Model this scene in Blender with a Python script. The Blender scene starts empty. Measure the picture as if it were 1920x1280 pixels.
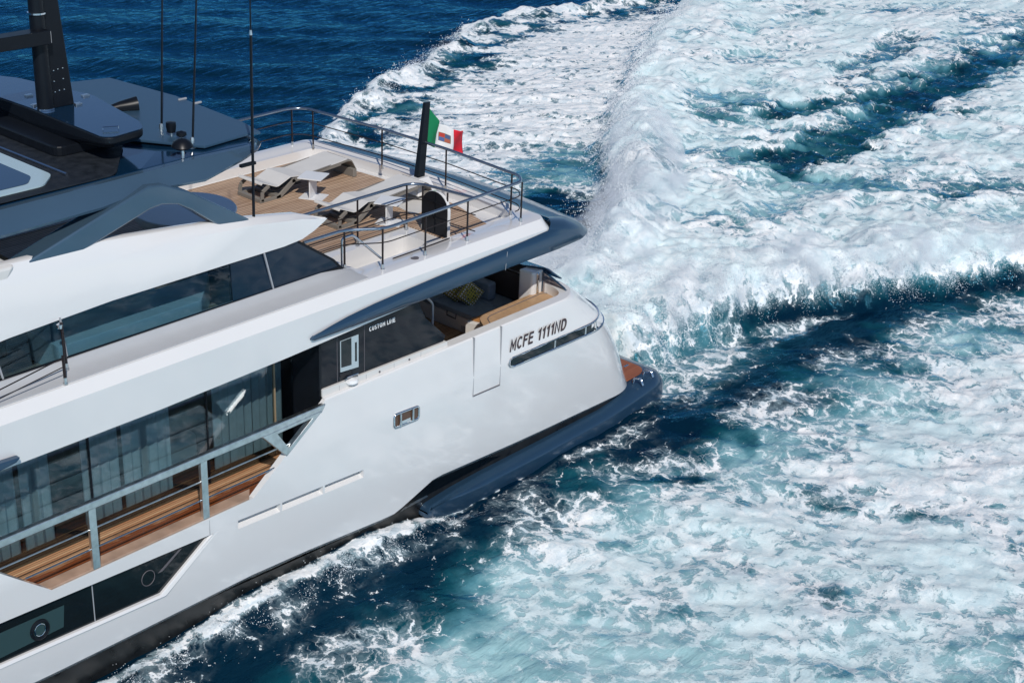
import bpy, bmesh, math, random
import numpy as np
from mathutils import Vector, Matrix
S = bpy.context.scene
COL = S.collection
rnd = random.Random(7)

# ---------------------------------------------------------------- camera, sky, sun, exposure
FPX = 2800.0                                   # focal length in pixels of the 1920 px wide photograph
YAW, PIT, ROL = (math.radians(a) for a in (49.3, 24.4, 2.4))
CAM = Vector((-23.9269, -24.3516, 17.8077))
_f = Vector((math.sin(YAW)*math.cos(PIT), math.cos(YAW)*math.cos(PIT), -math.sin(PIT)))
_r = Vector((math.cos(YAW), -math.sin(YAW), 0.0)); _u = _r.cross(_f)
CR = math.cos(ROL)*_r + math.sin(ROL)*_u
CU = -math.sin(ROL)*_r + math.cos(ROL)*_u
CF = _f
cd = bpy.data.cameras.new('camera'); cam = bpy.data.objects.new('camera', cd); COL.objects.link(cam)
cd.sensor_width = 36.0; cd.lens = 36.0*FPX/1920.0; cd.clip_end = 20000; cd.clip_start = 0.5
m = Matrix((CR, CU, -CF)).transposed().to_4x4(); m.translation = CAM
cam.matrix_world = m
S.camera = cam

SUN = Vector((-0.395, -0.597, 0.698)).normalized()
w = bpy.data.worlds.new('World'); S.world = w; w.use_nodes = True
nt = w.node_tree
sky = nt.nodes.new('ShaderNodeTexSky'); sky.sky_type = 'NISHITA'; sky.sun_disc = False
sky.sun_elevation = math.asin(SUN.z); sky.sun_rotation = math.atan2(SUN.x, SUN.y)
sky.altitude = 2500; sky.air_density = 1.0; sky.dust_density = 0.05; sky.ozone_density = 4.0
bg = nt.nodes['Background']; bg.inputs['Strength'].default_value = 0.088
nt.links.new(sky.outputs[0], bg.inputs['Color'])
ld = bpy.data.lights.new('sun', 'SUN'); ld.energy = 3.3; ld.angle = math.radians(0.5); ld.color = (1.0, 0.95, 0.885)
lo = bpy.data.objects.new('sun', ld); COL.objects.link(lo)
lo.rotation_euler = SUN.to_track_quat('Z', 'Y').to_euler(); lo.location = (-20, -30, 40)
S.view_settings.view_transform = 'Standard'; S.view_settings.look = 'None'
S.cycles.volume_bounces = 12; S.cycles.max_bounces = 16
S.view_settings.exposure = 0.0; S.view_settings.gamma = 1.0

def W(px, py, ax, v):
    """point where the sight line of a photo pixel meets the plane (axis ax) = v"""
    d = CR*((px-960)/FPX) - CU*((py-640)/FPX) + CF
    return CAM + d*((v-CAM[ax])/d[ax])

# ---------------------------------------------------------------- materials
def newmat(name):
    mt = bpy.data.materials.new(name); mt.use_nodes = True
    n = mt.node_tree.nodes; return mt, n, mt.node_tree.links, n['Principled BSDF']
def pbr(name, col, rough=0.4, metal=0.0, coat=0.0, spec=0.5, var=0.0, vscale=3.0, bump=0.0, bscale=60.0):
    mt, n, l, p = newmat(name)
    p.inputs['Base Color'].default_value = (*col, 1); p.inputs['Roughness'].default_value = rough
    p.inputs['Metallic'].default_value = metal; p.inputs['Coat Weight'].default_value = coat
    p.inputs['Coat Roughness'].default_value = 0.05
    p.inputs['Specular IOR Level'].default_value = spec
    tc = n.new('ShaderNodeTexCoord')
    if var > 0:
        no = n.new('ShaderNodeTexNoise'); no.inputs['Scale'].default_value = vscale; no.inputs['Detail'].default_value = 5
        l.new(tc.outputs['Object'], no.inputs['Vector'])
        mr = n.new('ShaderNodeMapRange'); mr.inputs['From Min'].default_value = .3; mr.inputs['From Max'].default_value = .7
        mr.inputs['To Min'].default_value = 1-var; mr.inputs['To Max'].default_value = 1+var
        l.new(no.outputs['Fac'], mr.inputs['Value'])
        mx = n.new('ShaderNodeMix'); mx.data_type = 'RGBA'; mx.blend_type = 'MULTIPLY'; mx.inputs[0].default_value = 1
        mx.inputs[6].default_value = (*col, 1); l.new(mr.outputs[0], mx.inputs[7]); l.new(mx.outputs[2], p.inputs['Base Color'])
        m2 = n.new('ShaderNodeMapRange'); m2.inputs['To Min'].default_value = max(0.02, rough*(1-var*2)); m2.inputs['To Max'].default_value = min(1, rough*(1+var*2))
        l.new(no.outputs['Fac'], m2.inputs['Value']); l.new(m2.outputs[0], p.inputs['Roughness'])
    if bump > 0:
        nb = n.new('ShaderNodeTexNoise'); nb.inputs['Scale'].default_value = bscale; nb.inputs['Detail'].default_value = 3
        l.new(tc.outputs['Object'], nb.inputs['Vector'])
        b = n.new('ShaderNodeBump'); b.inputs['Strength'].default_value = bump; b.inputs['Distance'].default_value = 0.01
        l.new(nb.outputs['Fac'], b.inputs['Height']); l.new(b.outputs[0], p.inputs['Normal'])
    return mt
def teak(name, c1, c2, pitch=0.075, wet=None, axis='Y', caulk=(0.035, 0.03, 0.028)):
    mt, n, l, p = newmat(name)
    tc = n.new('ShaderNodeTexCoord'); sp = n.new('ShaderNodeSeparateXYZ'); l.new(tc.outputs['Object'], sp.inputs[0])
    dv = n.new('ShaderNodeMath'); dv.operation = 'DIVIDE'; dv.inputs[1].default_value = pitch; l.new(sp.outputs[axis], dv.inputs[0])
    fl = n.new('ShaderNodeMath'); fl.operation = 'FLOOR'; l.new(dv.outputs[0], fl.inputs[0])
    fr = n.new('ShaderNodeMath'); fr.operation = 'FRACT'; l.new(dv.outputs[0], fr.inputs[0])
    wn = n.new('ShaderNodeTexWhiteNoise'); wn.noise_dimensions = '1D'; l.new(fl.outputs[0], wn.inputs['W'])
    mp = n.new('ShaderNodeMapping'); mp.inputs['Scale'].default_value = (1.2, 18, 18) if axis == 'Y' else (18, 1.2, 18)
    l.new(tc.outputs['Object'], mp.inputs[0])
    gr = n.new('ShaderNodeTexNoise'); gr.inputs['Scale'].default_value = 2.0; gr.inputs['Detail'].default_value = 6; l.new(mp.outputs[0], gr.inputs['Vector'])
    big = n.new('ShaderNodeTexNoise'); big.inputs['Scale'].default_value = 0.9; big.inputs['Detail'].default_value = 3; l.new(tc.outputs['Object'], big.inputs['Vector'])
    ad = n.new('ShaderNodeMath'); ad.operation = 'MULTIPLY_ADD'; ad.inputs[1].default_value = 0.45
    l.new(wn.outputs['Value'], ad.inputs[0]); l.new(gr.outputs['Fac'], ad.inputs[2])
    a2 = n.new('ShaderNodeMath'); a2.operation = 'MULTIPLY_ADD'; a2.inputs[1].default_value = 0.5; l.new(big.outputs['Fac'], a2.inputs[0]); l.new(ad.outputs[0], a2.inputs[2])
    mr = n.new('ShaderNodeMapRange'); mr.inputs['From Min'].default_value = .6; mr.inputs['From Max'].default_value = 1.35; l.new(a2.outputs[0], mr.inputs['Value'])
    mx = n.new('ShaderNodeMix'); mx.data_type = 'RGBA'; mx.inputs[6].default_value = (*c1, 1); mx.inputs[7].default_value = (*c2, 1)
    l.new(mr.outputs[0], mx.inputs[0]); out = mx.outputs[2]
    if wet:                                     # a soaked strip beside the deck edge, darker and redder
        axw, lo_, hi_, cw = wet
        no = n.new('ShaderNodeTexNoise'); no.inputs['Scale'].default_value = 2.2; no.inputs['Detail'].default_value = 5; l.new(tc.outputs['Object'], no.inputs['Vector'])
        k = n.new('ShaderNodeMath'); k.operation = 'MULTIPLY_ADD'; k.inputs[1].default_value = 0.55; l.new(no.outputs['Fac'], k.inputs[0]); l.new(sp.outputs[axw], k.inputs[2])
        wr = n.new('ShaderNodeMapRange'); wr.inputs['From Min'].default_value = lo_; wr.inputs['From Max'].default_value = hi_
        l.new(k.outputs[0], wr.inputs['Value'])
        m3 = n.new('ShaderNodeMix'); m3.data_type = 'RGBA'; m3.inputs[7].default_value = (*cw, 1)
        l.new(wr.outputs[0], m3.inputs[0]); l.new(out, m3.inputs[6]); out = m3.outputs[2]
        rr = n.new('ShaderNodeMapRange'); rr.inputs['To Min'].default_value = 0.6; rr.inputs['To Max'].default_value = 0.2
        l.new(wr.outputs[0], rr.inputs['Value']); l.new(rr.outputs[0], p.inputs['Roughness'])
    else:
        p.inputs['Roughness'].default_value = 0.62
    lt = n.new('ShaderNodeMath'); lt.operation = 'LESS_THAN'; lt.inputs[1].default_value = 0.17; l.new(fr.outputs[0], lt.inputs[0])
    m2 = n.new('ShaderNodeMix'); m2.data_type = 'RGBA'; m2.inputs[7].default_value = (*caulk, 1)
    l.new(lt.outputs[0], m2.inputs[0]); l.new(out, m2.inputs[6]); l.new(m2.outputs[2], p.inputs['Base Color'])
    return mt
def glass(name, tint, ior=1.5, boost=1.0, rough=0.01):
    mt, n, l, p = newmat(name); n.remove(p)
    tr = n.new('ShaderNodeBsdfTransparent'); tr.inputs[0].default_value = (*[c**.5 for c in tint], 1)      # a pane has two faces
    gl = n.new('ShaderNodeBsdfGlossy'); gl.inputs['Roughness'].default_value = rough; gl.inputs['Color'].default_value = (.9, .95, 1, 1)
    fr = n.new('ShaderNodeFresnel'); ge = n.new('ShaderNodeNewGeometry'); io = n.new('ShaderNodeMix'); io.data_type = 'FLOAT'
    io.inputs[2].default_value = ior; io.inputs[3].default_value = 1/ior; l.new(ge.outputs['Backfacing'], io.inputs[0]); l.new(io.outputs[0], fr.inputs['IOR'])
    mu = n.new('ShaderNodeMath'); mu.operation = 'MULTIPLY'; mu.inputs[1].default_value = boost; mu.use_clamp = True
    l.new(fr.outputs[0], mu.inputs[0])
    mx = n.new('ShaderNodeMixShader'); l.new(mu.outputs[0], mx.inputs[0]); l.new(tr.outputs[0], mx.inputs[1]); l.new(gl.outputs[0], mx.inputs[2])
    l.new(mx.outputs[0], n['Material Output'].inputs['Surface'])
    return mt

M = {}
M['white'] = pbr('white gelcoat', (0.755, 0.745, 0.735), 0.14, coat=1.0, var=0.01, vscale=0.7)
M['white2'] = pbr('warm white moulding', (0.66, 0.645, 0.62), 0.35, var=0.03)
M['greyw'] = pbr('grey white walkway paint', (0.42, 0.43, 0.445), 0.5, var=0.02)
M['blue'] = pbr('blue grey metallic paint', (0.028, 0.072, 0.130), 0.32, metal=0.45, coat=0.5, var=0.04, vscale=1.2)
M['bluelit'] = pbr('sunlit blue grey metallic paint', (0.075, 0.135, 0.195), 0.26, metal=0.45, coat=0.8, var=0.04, vscale=1.2)  # lighter copy of the blue grey paint, sunlight put into its colour
M['bluesky'] = pbr('dark blue with sky painted in', (0.006, 0.034, 0.080), 0.13, metal=0.3, coat=0.8, var=0.05, vscale=1.2)  # reflected sky put into the base colour of the metallic grey roof
M['bluemat'] = pbr('satin blue roof paint', (0.04, 0.095, 0.16), 0.42, metal=0.3, coat=0.2, var=0.05, vscale=1.0)
M['navy'] = pbr('glossy dark blue paint', (0.010, 0.045, 0.095), 0.14, metal=0.2, coat=1.0, var=0.06, vscale=1.0)
M['black'] = pbr('satin black', (0.006, 0.008, 0.012), 0.38, spec=0.25, var=0.1, vscale=5)
M['blackm'] = pbr('matt black grip paint', (0.010, 0.014, 0.020), 0.6, var=0.25, vscale=6, bump=0.4, bscale=120)
M['anti'] = pbr('dark antifouling', (0.014, 0.014, 0.014), 0.35, var=0.4, vscale=4)
M['chrome'] = pbr('polished steel', (0.72, 0.74, 0.76), 0.09, metal=1.0, var=0.05, vscale=8)
M['steel'] = pbr('brushed steel', (0.74, 0.76, 0.75), 0.33, metal=1.0, var=0.16, vscale=7, bump=0.15, bscale=25)
M['wire'] = pbr('dark rail paint', (0.028, 0.02, 0.02), 0.28, metal=0.4, var=0.1)
M['bluerail'] = pbr('blue rail paint', (0.30, 0.36, 0.43), 0.16, metal=0.9, var=0.05, vscale=3)
M['teak'] = teak('weathered teak deck', (0.35, 0.22, 0.14), (0.60, 0.43, 0.30), pitch=0.085)
M['teakside'] = teak('side deck teak', (0.36, 0.16, 0.068), (0.56, 0.35, 0.19), pitch=0.062, wet=('Y', -3.16, -3.30, (0.20, 0.055, 0.014)))
M['teakcock'] = teak('cockpit teak', (0.33, 0.17, 0.08), (0.56, 0.35, 0.19), pitch=0.062)
M['teakwet'] = teak('wet teak', (0.19, 0.05, 0.015), (0.34, 0.10, 0.03), pitch=0.085)
M['teakedge'] = pbr('teak margin board', (0.40, 0.265, 0.19), 0.35, var=0.25, vscale=2.5)
M['teakred'] = teak('red swim platform teak', (0.21, 0.055, 0.024), (0.36, 0.12, 0.055), pitch=0.08)
M['teakbench'] = pbr('light teak capping', (0.44, 0.275, 0.15), 0.45, var=0.14, vscale=9)
M['teakor'] = pbr('oiled teak step', (0.42, 0.19, 0.06), 0.4, var=0.2, vscale=7)
M['glassdark'] = glass('dark saloon glass', (0.40, 0.48, 0.51), 1.5, 1.9)
M['glassblue'] = glass('teal tinted screen glass', (0.30, 0.45, 0.53), 1.45, 1.2)
M['panelglass'] = pbr('black glass panel', (0.010, 0.012, 0.017), 0.04, spec=0.35)
M['hullglass'] = pbr('black hull glass', (0.008, 0.012, 0.014), 0.05, var=0.1, coat=0.2)
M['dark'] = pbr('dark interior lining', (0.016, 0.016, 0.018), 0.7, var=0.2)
M['curtain'] = pbr('sheer curtain', (0.52, 0.62, 0.64), 0.9, var=0.08, vscale=6)
M['bluecush'] = pbr('blue grey cushion fabric', (0.20, 0.25, 0.30), 0.9, var=0.10, vscale=8, bump=0.4, bscale=220)
M['sling'] = pbr('off white sling fabric', (0.63, 0.62, 0.60), 0.85, var=0.03, bump=0.2, bscale=200)
M['taupe'] = pbr('taupe lounger frame', (0.20, 0.185, 0.165), 0.5, var=0.06)
M['tablew'] = pbr('white lacquer', (0.74, 0.75, 0.76), 0.3, var=0.02)
M['brown'] = pbr('brown leather', (0.045, 0.036, 0.034), 0.5, var=0.15)
M['letter'] = pbr('dark lettering', (0.05, 0.028, 0.03), 0.4)
M['letterw'] = pbr('white lettering', (0.75, 0.75, 0.75), 0.4)
M['seam'] = pbr('dark seam', (0.12, 0.11, 0.12), 0.6)
M['seaml'] = pbr('grey seam', (0.34, 0.35, 0.37), 0.6)

# ---------------------------------------------------------------- mesh helpers
def obj(name, verts, faces, mat, parent=None, smooth=None, bevel=0.0, label=None):
    me = bpy.data.meshes.new(name); me.from_pydata([tuple(v) for v in verts], [], faces); me.validate()
    bm = bmesh.new(); bm.from_mesh(me); bmesh.ops.recalc_face_normals(bm, faces=bm.faces); bm.to_mesh(me); bm.free()
    o = bpy.data.objects.new(name, me); COL.objects.link(o)
    me.materials.append(mat if not isinstance(mat, str) else M[mat])
    if parent is not None: o.parent = parent
    if bevel:
        b = o.modifiers.new('bevel', 'BEVEL'); b.width = bevel; b.segments = 2; b.limit_method = 'ANGLE'; b.angle_limit = math.radians(35)
    if smooth is not None:
        me.polygons.foreach_set('use_smooth', [True]*len(me.polygons)); me.set_sharp_from_angle(angle=math.radians(smooth))
    if label: o['label'] = label
    return o
class MB:
    def __init__(s): s.v = []; s.f = []
    def add(s, verts, faces):
        k = len(s.v); s.v += [Vector(v) for v in verts]; s.f += [tuple(i+k for i in f) for f in faces]; return s
    def box(s, x0, x1, y0, y1, z0, z1):
        return s.add([(x0,y0,z0),(x1,y0,z0),(x1,y1,z0),(x0,y1,z0),(x0,y0,z1),(x1,y0,z1),(x1,y1,z1),(x0,y1,z1)],
                     [(0,3,2,1),(4,5,6,7),(0,1,5,4),(1,2,6,5),(2,3,7,6),(3,0,4,7)])
    def prism(s, poly, vec):
        n = len(poly); vec = Vector(vec); P = [Vector(p) for p in poly]
        return s.add(P+[p+vec for p in P], [tuple(range(n))[::-1], tuple(range(n, 2*n))]+[(i, (i+1)%n, n+(i+1)%n, n+i) for i in range(n)])
    def tube(s, pts, r, n=8, r2=None, closed=False):
        P = [Vector(p) for p in pts]; rings = []; k = len(P); up = None
        for i, p in enumerate(P):
            if closed: t = (P[(i+1)%k]-P[i-1]).normalized()
            else: t = (P[min(i+1, k-1)]-P[max(i-1, 0)]).normalized()
            if up is None:
                a = Vector((0,0,1)) if abs(t.z) < .9 else Vector((1,0,0)); up = (a-t*a.dot(t)).normalized()
            else: up = (up-t*up.dot(t)).normalized()
            sd = t.cross(up); rr = r if r2 is None else r+(r2-r)*i/max(1, k-1)
            rings.append([p+(up*math.cos(2*math.pi*j/n)+sd*math.sin(2*math.pi*j/n))*rr for j in range(n)])
        return s.loft(rings, closed_path=closed)
    def loft(s, rings, caps=True, closed_path=False, closed_ring=True):
        n = len(rings[0]); v = [q for r in rings for q in r]; f = []
        R = len(rings)
        for i in range(R if closed_path else R-1):
            a, b = i*n, ((i+1)%R)*n
            for j in range(n if closed_ring else n-1):
                jj = (j+1) % n; f.append((a+j, a+jj, b+jj, b+j))
        if caps and not closed_path and closed_ring: f += [tuple(range(n))[::-1], tuple(range((R-1)*n, R*n))]
        return s.add(v, f)
    def lathe(s, prof, c, n=24):
        c = Vector(c); rings = [[c+Vector((r*math.cos(2*math.pi*j/n), r*math.sin(2*math.pi*j/n), z)) for j in range(n)] for r, z in prof]
        return s.loft(rings)
    def build(s, name, mat, parent=None, **kw): return obj(name, s.v, s.f, mat, parent, **kw)
def fillet(pts, r, k=5):
    P = [Vector(p) for p in pts]; out = [P[0]]
    for i in range(1, len(P)-1):
        a, b, c = P[i-1], P[i], P[i+1]; d = min(r, (a-b).length*.45, (c-b).length*.45)
        p, q = b+(a-b).normalized()*d, b+(c-b).normalized()*d
        for j in range(k+1):
            t = j/k; out.append(p*(1-t)**2+b*2*t*(1-t)+q*t*t)
    out.append(P[-1]); return out
def rpoly(pts, r, k=4):
    """closed polygon with rounded corners"""
    P = [Vector(p) for p in pts]; n = len(P); out = []
    for i in range(n):
        a, b, c = P[i-1], P[i], P[(i+1) % n]; d = min(r, (a-b).length*.45, (c-b).length*.45)
        p, q = b+(a-b).normalized()*d, b+(c-b).normalized()*d
        for j in range(k+1):
            t = j/k; out.append(p*(1-t)**2+b*2*t*(1-t)+q*t*t)
    return out
def cut(o, cutters):
    """carve solids out of a solid, then drop them"""
    for c in cutters:
        md = o.modifiers.new('cut', 'BOOLEAN'); md.object = c; md.operation = 'DIFFERENCE'; md.solver = 'EXACT'
    bpy.context.view_layer.update()
    dg = bpy.context.evaluated_depsgraph_get()
    me = bpy.data.meshes.new_from_object(o.evaluated_get(dg)); old = o.data
    o.modifiers.clear(); o.data = me; bpy.data.meshes.remove(old)
    for c in cutters:
        d = c.data; bpy.data.objects.remove(c); bpy.data.meshes.remove(d)
    me.polygons.foreach_set('use_smooth', [True]*len(me.polygons)); me.set_sharp_from_angle(angle=math.radians(28))
def empty(name, loc=(0,0,0), rz=0.0):
    o = bpy.data.objects.new(name, None); COL.objects.link(o); o.location = loc; o.rotation_euler = (0,0,rz); o.empty_display_size = .2; return o
def tag(o, label=None, cat=None, group=None, kind=None):
    if label: o['label'] = label
    if cat: o['category'] = cat
    if group: o['group'] = group
    if kind: o['kind'] = kind
    return o
def arc(cx, cy, rx, ry, a0, a1, n=14):
    return [(cx+rx*math.cos(math.radians(a0+(a1-a0)*k/n)), cy+ry*math.sin(math.radians(a0+(a1-a0)*k/n))) for k in range(n+1)]
def glyph(c, t):
    """strokes (centre lines, closed flag) and width of a letter one unit high, stroke weight t"""
    h = t/2
    if c == 'M': return [([(h, 0), (h, 1-h*.2), (.40, .30), (.80-h, 1-h*.2), (.80-h, 0)], 0)], .80
    if c == 'N': return [([(h, 0), (h, 1-h*.2), (.68-h, h*.2), (.68-h, 1)], 0)], .68
    if c == 'F': return [([(h, 0), (h, 1)], 0), ([(t, 1-h), (.60, 1-h)], 0), ([(t, .54), (.54, .54)], 0)], .62
    if c == 'E': return [([(h, 0), (h, 1)], 0), ([(t, 1-h), (.63, 1-h)], 0), ([(t, .53), (.59, .53)], 0), ([(t, h), (.65, h)], 0)], .66
    if c == 'L': return [([(h, 0), (h, 1)], 0), ([(t, h), (.55, h)], 0)], .57
    if c == 'T': return [([(.33, 0), (.33, 1-t)], 0), ([(0, 1-h), (.66, 1-h)], 0)], .66
    if c == 'I': return [([(h, 0), (h, 1)], 0)], t
    if c == '1': return [([(.06, .72), (.30, .985-h), (.30, 0)], 0)], .40
    if c == 'C': return [(arc(.37, .5, .37-h, .5-h, 42, 318, 22), 0)], .72
    if c == 'O': return [(arc(.38, .5, .38-h, .5-h, 0, 360, 26)[:-1], 1)], .76
    if c == 'D': return [([(h, h), (h, 1-h)]+arc(.30, .5, .38-h, .5-h, 90, -90, 14), 1)], .68
    if c == 'U': return [([(h, 1)]+arc(.33, .33-.0, .33-h, .33-h, 180, 360, 14)+[(.66-h, 1)], 0)], .66
    if c == 'S': return [(arc(.30, .745, .30-h, .255-h, 25, 270, 14)+arc(.30, .255, .30-h, .255-h, 90, -155, 14)[1:], 0)], .60
    return [], .30
def ribbon(P, t, closed):
    n = len(P); L = []; R = []
    for i in range(n):
        a = P[i-1] if (i or closed) else None; b = P[i]; c = P[(i+1) % n] if (i < n-1 or closed) else None
        def nr(p, q):
            d = math.hypot(q[0]-p[0], q[1]-p[1]) or 1e-9; return (-(q[1]-p[1])/d, (q[0]-p[0])/d)
        n1 = nr(a, b) if a else nr(b, c); n2 = nr(b, c) if c else n1
        mx, my = n1[0]+n2[0], n1[1]+n2[1]; k = max(.35, (mx*mx+my*my)/2) if (mx or my) else 1
        ox, oy = mx/k*t/2, my/k*t/2
        L.append((b[0]+ox, b[1]+oy)); R.append((b[0]-ox, b[1]-oy))
    return L, R
def text(name, body, mat, parent, origin, xdir, ydir, width, height, depth=0.006, shear=0.0, weight=.15):
    xd, yd = Vector(xdir).normalized(), Vector(ydir).normalized(); nz = xd.cross(yd)*depth; O = Vector(origin)
    pen = 0; items = []
    for c in body:
        st, wdt = glyph(c, weight); items.append((pen, st)); pen += wdt+.16
    k = width/(pen-.16); mb = MB()
    P3 = lambda p, off: O+xd*((p[0]+off)*k+shear*p[1]*height)+yd*(p[1]*height)
    for off, st in items:
        for pts, closed in st:
            L, R = ribbon(pts, weight, closed)
            mb.loft([[P3(l, off), P3(r, off), P3(r, off)+nz, P3(l, off)+nz] for l, r in zip(L, R)], closed_path=bool(closed))
    return mb.build(name, mat, parent)

# ================================================================ THE SEA
RNG = np.random.default_rng(11)
_perm = RNG.permutation(4096); _ang = RNG.random(4096)*2*np.pi
_gx, _gy = np.cos(_ang), np.sin(_ang)
def perlin(x, y):
    xi = np.floor(x).astype(np.int64); yi = np.floor(y).astype(np.int64); fx = x-xi; fy = y-yi
    def g(ix, iy, dx, dy):
        h = _perm[(_perm[ix & 4095]+iy) & 4095]; return _gx[h]*dx+_gy[h]*dy
    u = fx*fx*fx*(fx*(fx*6-15)+10); v = fy*fy*fy*(fy*(fy*6-15)+10)
    a = g(xi, yi, fx, fy); b = g(xi+1, yi, fx-1, fy); c = g(xi, yi+1, fx, fy-1); d = g(xi+1, yi+1, fx-1, fy-1)
    return ((a*(1-u)+b*u)*(1-v)+(c*(1-u)+d*u)*v)*1.5
def fbm(x, y, o=4, lac=2.03, gain=.5):
    s = 0; a = 1; t = 0
    for k in range(o):
        s = s+a*perlin(x+17.3*k, y-9.1*k); t += a; a *= gain; x = x*lac; y = y*lac
    return s/t
def billow(x, y, o=4, gain=.5):
    s = 0; a = 1; t = 0
    for k in range(o):
        s = s+a*(1-2*np.abs(perlin(x+7.7*k, y+3.9*k))); t += a; a *= gain; x = x*2.07; y = y*2.07
    return s/t
def sm(a, b, x):
    t = np.clip((x-a)/(b-a), 0, 1); return t*t*(3-2*t)
def axis_pts(lo, hi, step, far, growth):
    a = list(np.arange(lo, hi, step)); s = step; p = a[-1]
    while p < far:
        s *= growth if p < hi+110 else 1.4; p += s; a.append(p)
    s = step; p = a[0]; b = []
    while p > -far:
        s *= growth if p > lo-60 else 1.4; p -= s; b.append(p)
    return np.array(b[::-1]+a)
XS = axis_pts(-15, 30, 0.085, 4000, 1.018); YS = axis_pts(-18.5, 17, 0.085, 4000, 1.018)
GX, GY = np.meshgrid(XS, YS, indexing='xy')

def wake_fields(x, y):
    """height, foam density, aeration of the sea around a yacht that has just passed"""
    wob = 0.55*fbm(x*.35, y*.35, 3); wob2 = .9*fbm(x*.16+40, y*.16, 3)
    # wind ripples and drawn-out foam run obliquely to the course
    ra, rb = x*.664-y*.748, x*.748+y*.664
    def strk(pts, r, nz=.5):
        P_ = np.array(pts, float); best = np.full_like(x, 1e9)
        for (ax_, ay_), (bx_, by_) in zip(P_[:-1], P_[1:]):
            dx_, dy_ = bx_-ax_, by_-ay_; t_ = np.clip(((x-ax_)*dx_+(y-ay_)*dy_)/(dx_*dx_+dy_*dy_), 0, 1)
            best = np.minimum(best, np.hypot(x-ax_-t_*dx_, y-ay_-t_*dy_))
        return sm(1.0, .25, best/r+nz*1.3*fbm(x*.45+3, y*.8, 4)+.7*fbm(ra*.5, rb*1.9, 4))
    # --- churned wake behind the transom, between a port and a starboard edge
    yp = np.interp(x, [3, 6.5, 9.7, 12.2, 14.1, 15.7, 18.6, 22, 30, 45, 80], [-2.4, -2.4, -2.5, -2.7, -3.4, -4.3, -5.5, -7.0, -10.5, -17, -32])
    ys = np.interp(x, [3, 6, 8.9, 12.4, 16.9, 21.8, 30, 39, 50, 80], [2.6, 2.4, 2.4, 3.5, 6.2, 10.6, 16.0, 21.5, 26, 40])
    ypw = yp+wob*.9+.45*fbm(x*.9, y*.5, 4); ysw = ys+wob*.9+.55*fbm(x*.8+5, y*.7, 4)
    behind = sm(4.6, 6.8, x)
    inside = sm(-.6, .75, y-ypw)*(1-sm(-.7, .9, y-ysw))*behind
    dport = y-ypw; dstb = ysw-y
    hp = np.interp(x, [5, 7, 9, 13, 18, 25, 40, 80], [.1, .5, 1.05, 1.45, 1.25, .9, .6, .3])
    hs = np.interp(x, [5, 7, 9, 12, 18, 25, 40, 80], [.5, 1.4, 1.8, 1.9, 1.5, 1.1, .8, .4])
    wpt = np.interp(x, [5, 10, 20, 40], [1.4, 1.9, 2.8, 5.0])
    hp = hp*np.clip(1+.55*fbm(x*.22+2, y*.06, 3), .4, 1.7); hs = hs*np.clip(1+.5*fbm(x*.20-6, y*.05, 3), .5, 1.6)
    crest = hp*sm(-.2, 1.2, dport)*np.exp(-np.clip(dport-1.2, 0, None)**2/(2*wpt**2))
    crest = np.maximum(crest, hs*sm(-.9, 1.5, dstb)*np.exp(-np.clip(dstb-.9, 0, None)**2/(2*(wpt*.8)**2)))
    mid = np.interp(x, [5, 7, 12, 20, 40], [.3, 1.5, 1.75, .9, .4])
    h = behind*np.maximum(crest, mid*inside*.75)
    lump = billow(x*.30+wob2, y*.30, 3, .55)          # big boils
    lump2 = billow(x*.85+wob*1.5, y*.85, 3, .5)       # cauliflower heads
    fine = fbm(x*2.6, y*2.6, 3)
    amp = np.interp(x, [5, 8, 20, 60], [.5, 1, .95, .7])
    h = h+inside*(lump*.40+lump2*.11+fine*.03)*amp
    rel = lump*.55+lump2*.35                          # high on the heads, low in the creases
    hol = sm(.05, .45, fbm(ra*.10+3.1, rb*.26-7, 4)+.35*fbm(x*.5, y*.9, 3)-.08)
    core = inside*sm(1.0, 4.0, np.minimum(dport, dstb))*sm(11, 18, x)
    dark = np.maximum(strk([(24.6, 4.2), (28.4, 4.1), (34.3, 5.2), (41.6, 6.2), (54, 7.4), (75, 9)], 2.1), .8*strk([(30.5, 8.6), (34, 7.9), (38, 7.2)], 1.3))
    dark = np.maximum(dark, .55*strk([(26.5, 6.3), (29, 6.9)], 1.1)); dark = np.maximum(dark, .8*strk([(38, 9.5), (50, 12.5)], 1.4))
    tealp = np.maximum(strk([(24.0, .8), (26.9, -1.2), (29.5, -4.0), (34, -6)], 1.9), strk([(28, 10.2), (32.3, 10.2)], 1.7))
    tealp = np.maximum(tealp, .7*strk([(14.0, 2.2), (16.2, 1.0), (19.5, .6)], 1.4)); tealp = np.maximum(tealp, .8*strk([(19.5, 6.0), (22.5, 7.6)], 1.5))
    tealp = np.maximum(tealp, .9*strk([(9.4, -2.0), (11.2, -1.6)], 1.1))
    halo = strk([(24, 4.0), (28.4, 4.1), (34.3, 5.6), (41.6, 6.8), (54, 8.4), (75, 10)], 4.2); tealp = np.maximum(tealp, .55*halo)
    streak = fbm(ra*.30+5, rb*.95, 5); blot = fbm(x*.20+50, y*.24, 4)
    dens = inside*np.clip(.45+.36*sm(-.1, .75, rel)+.50*streak+.28*blot-.30*core*hol-.48*dark-.42*tealp, .14, .92)
    aer = inside*np.clip(.80-.30*(rel-.35)+.45*fbm(x*.22, y*.22+9, 4)-.20*core*hol-.42*dark-.14*tealp, .12, 1)
    h = h-inside*(.30*dark+.10*tealp)
    top_w = np.exp(-((dport-1.5)/1.6)**2)*sm(7, 10, x)*np.interp(x, [10, 25, 50], [1, .8, .3])
    dens = np.clip(dens+inside*(.26*top_w+.30*np.exp(-((dstb-.6)/1.0)**2)), 0, 1)
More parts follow.
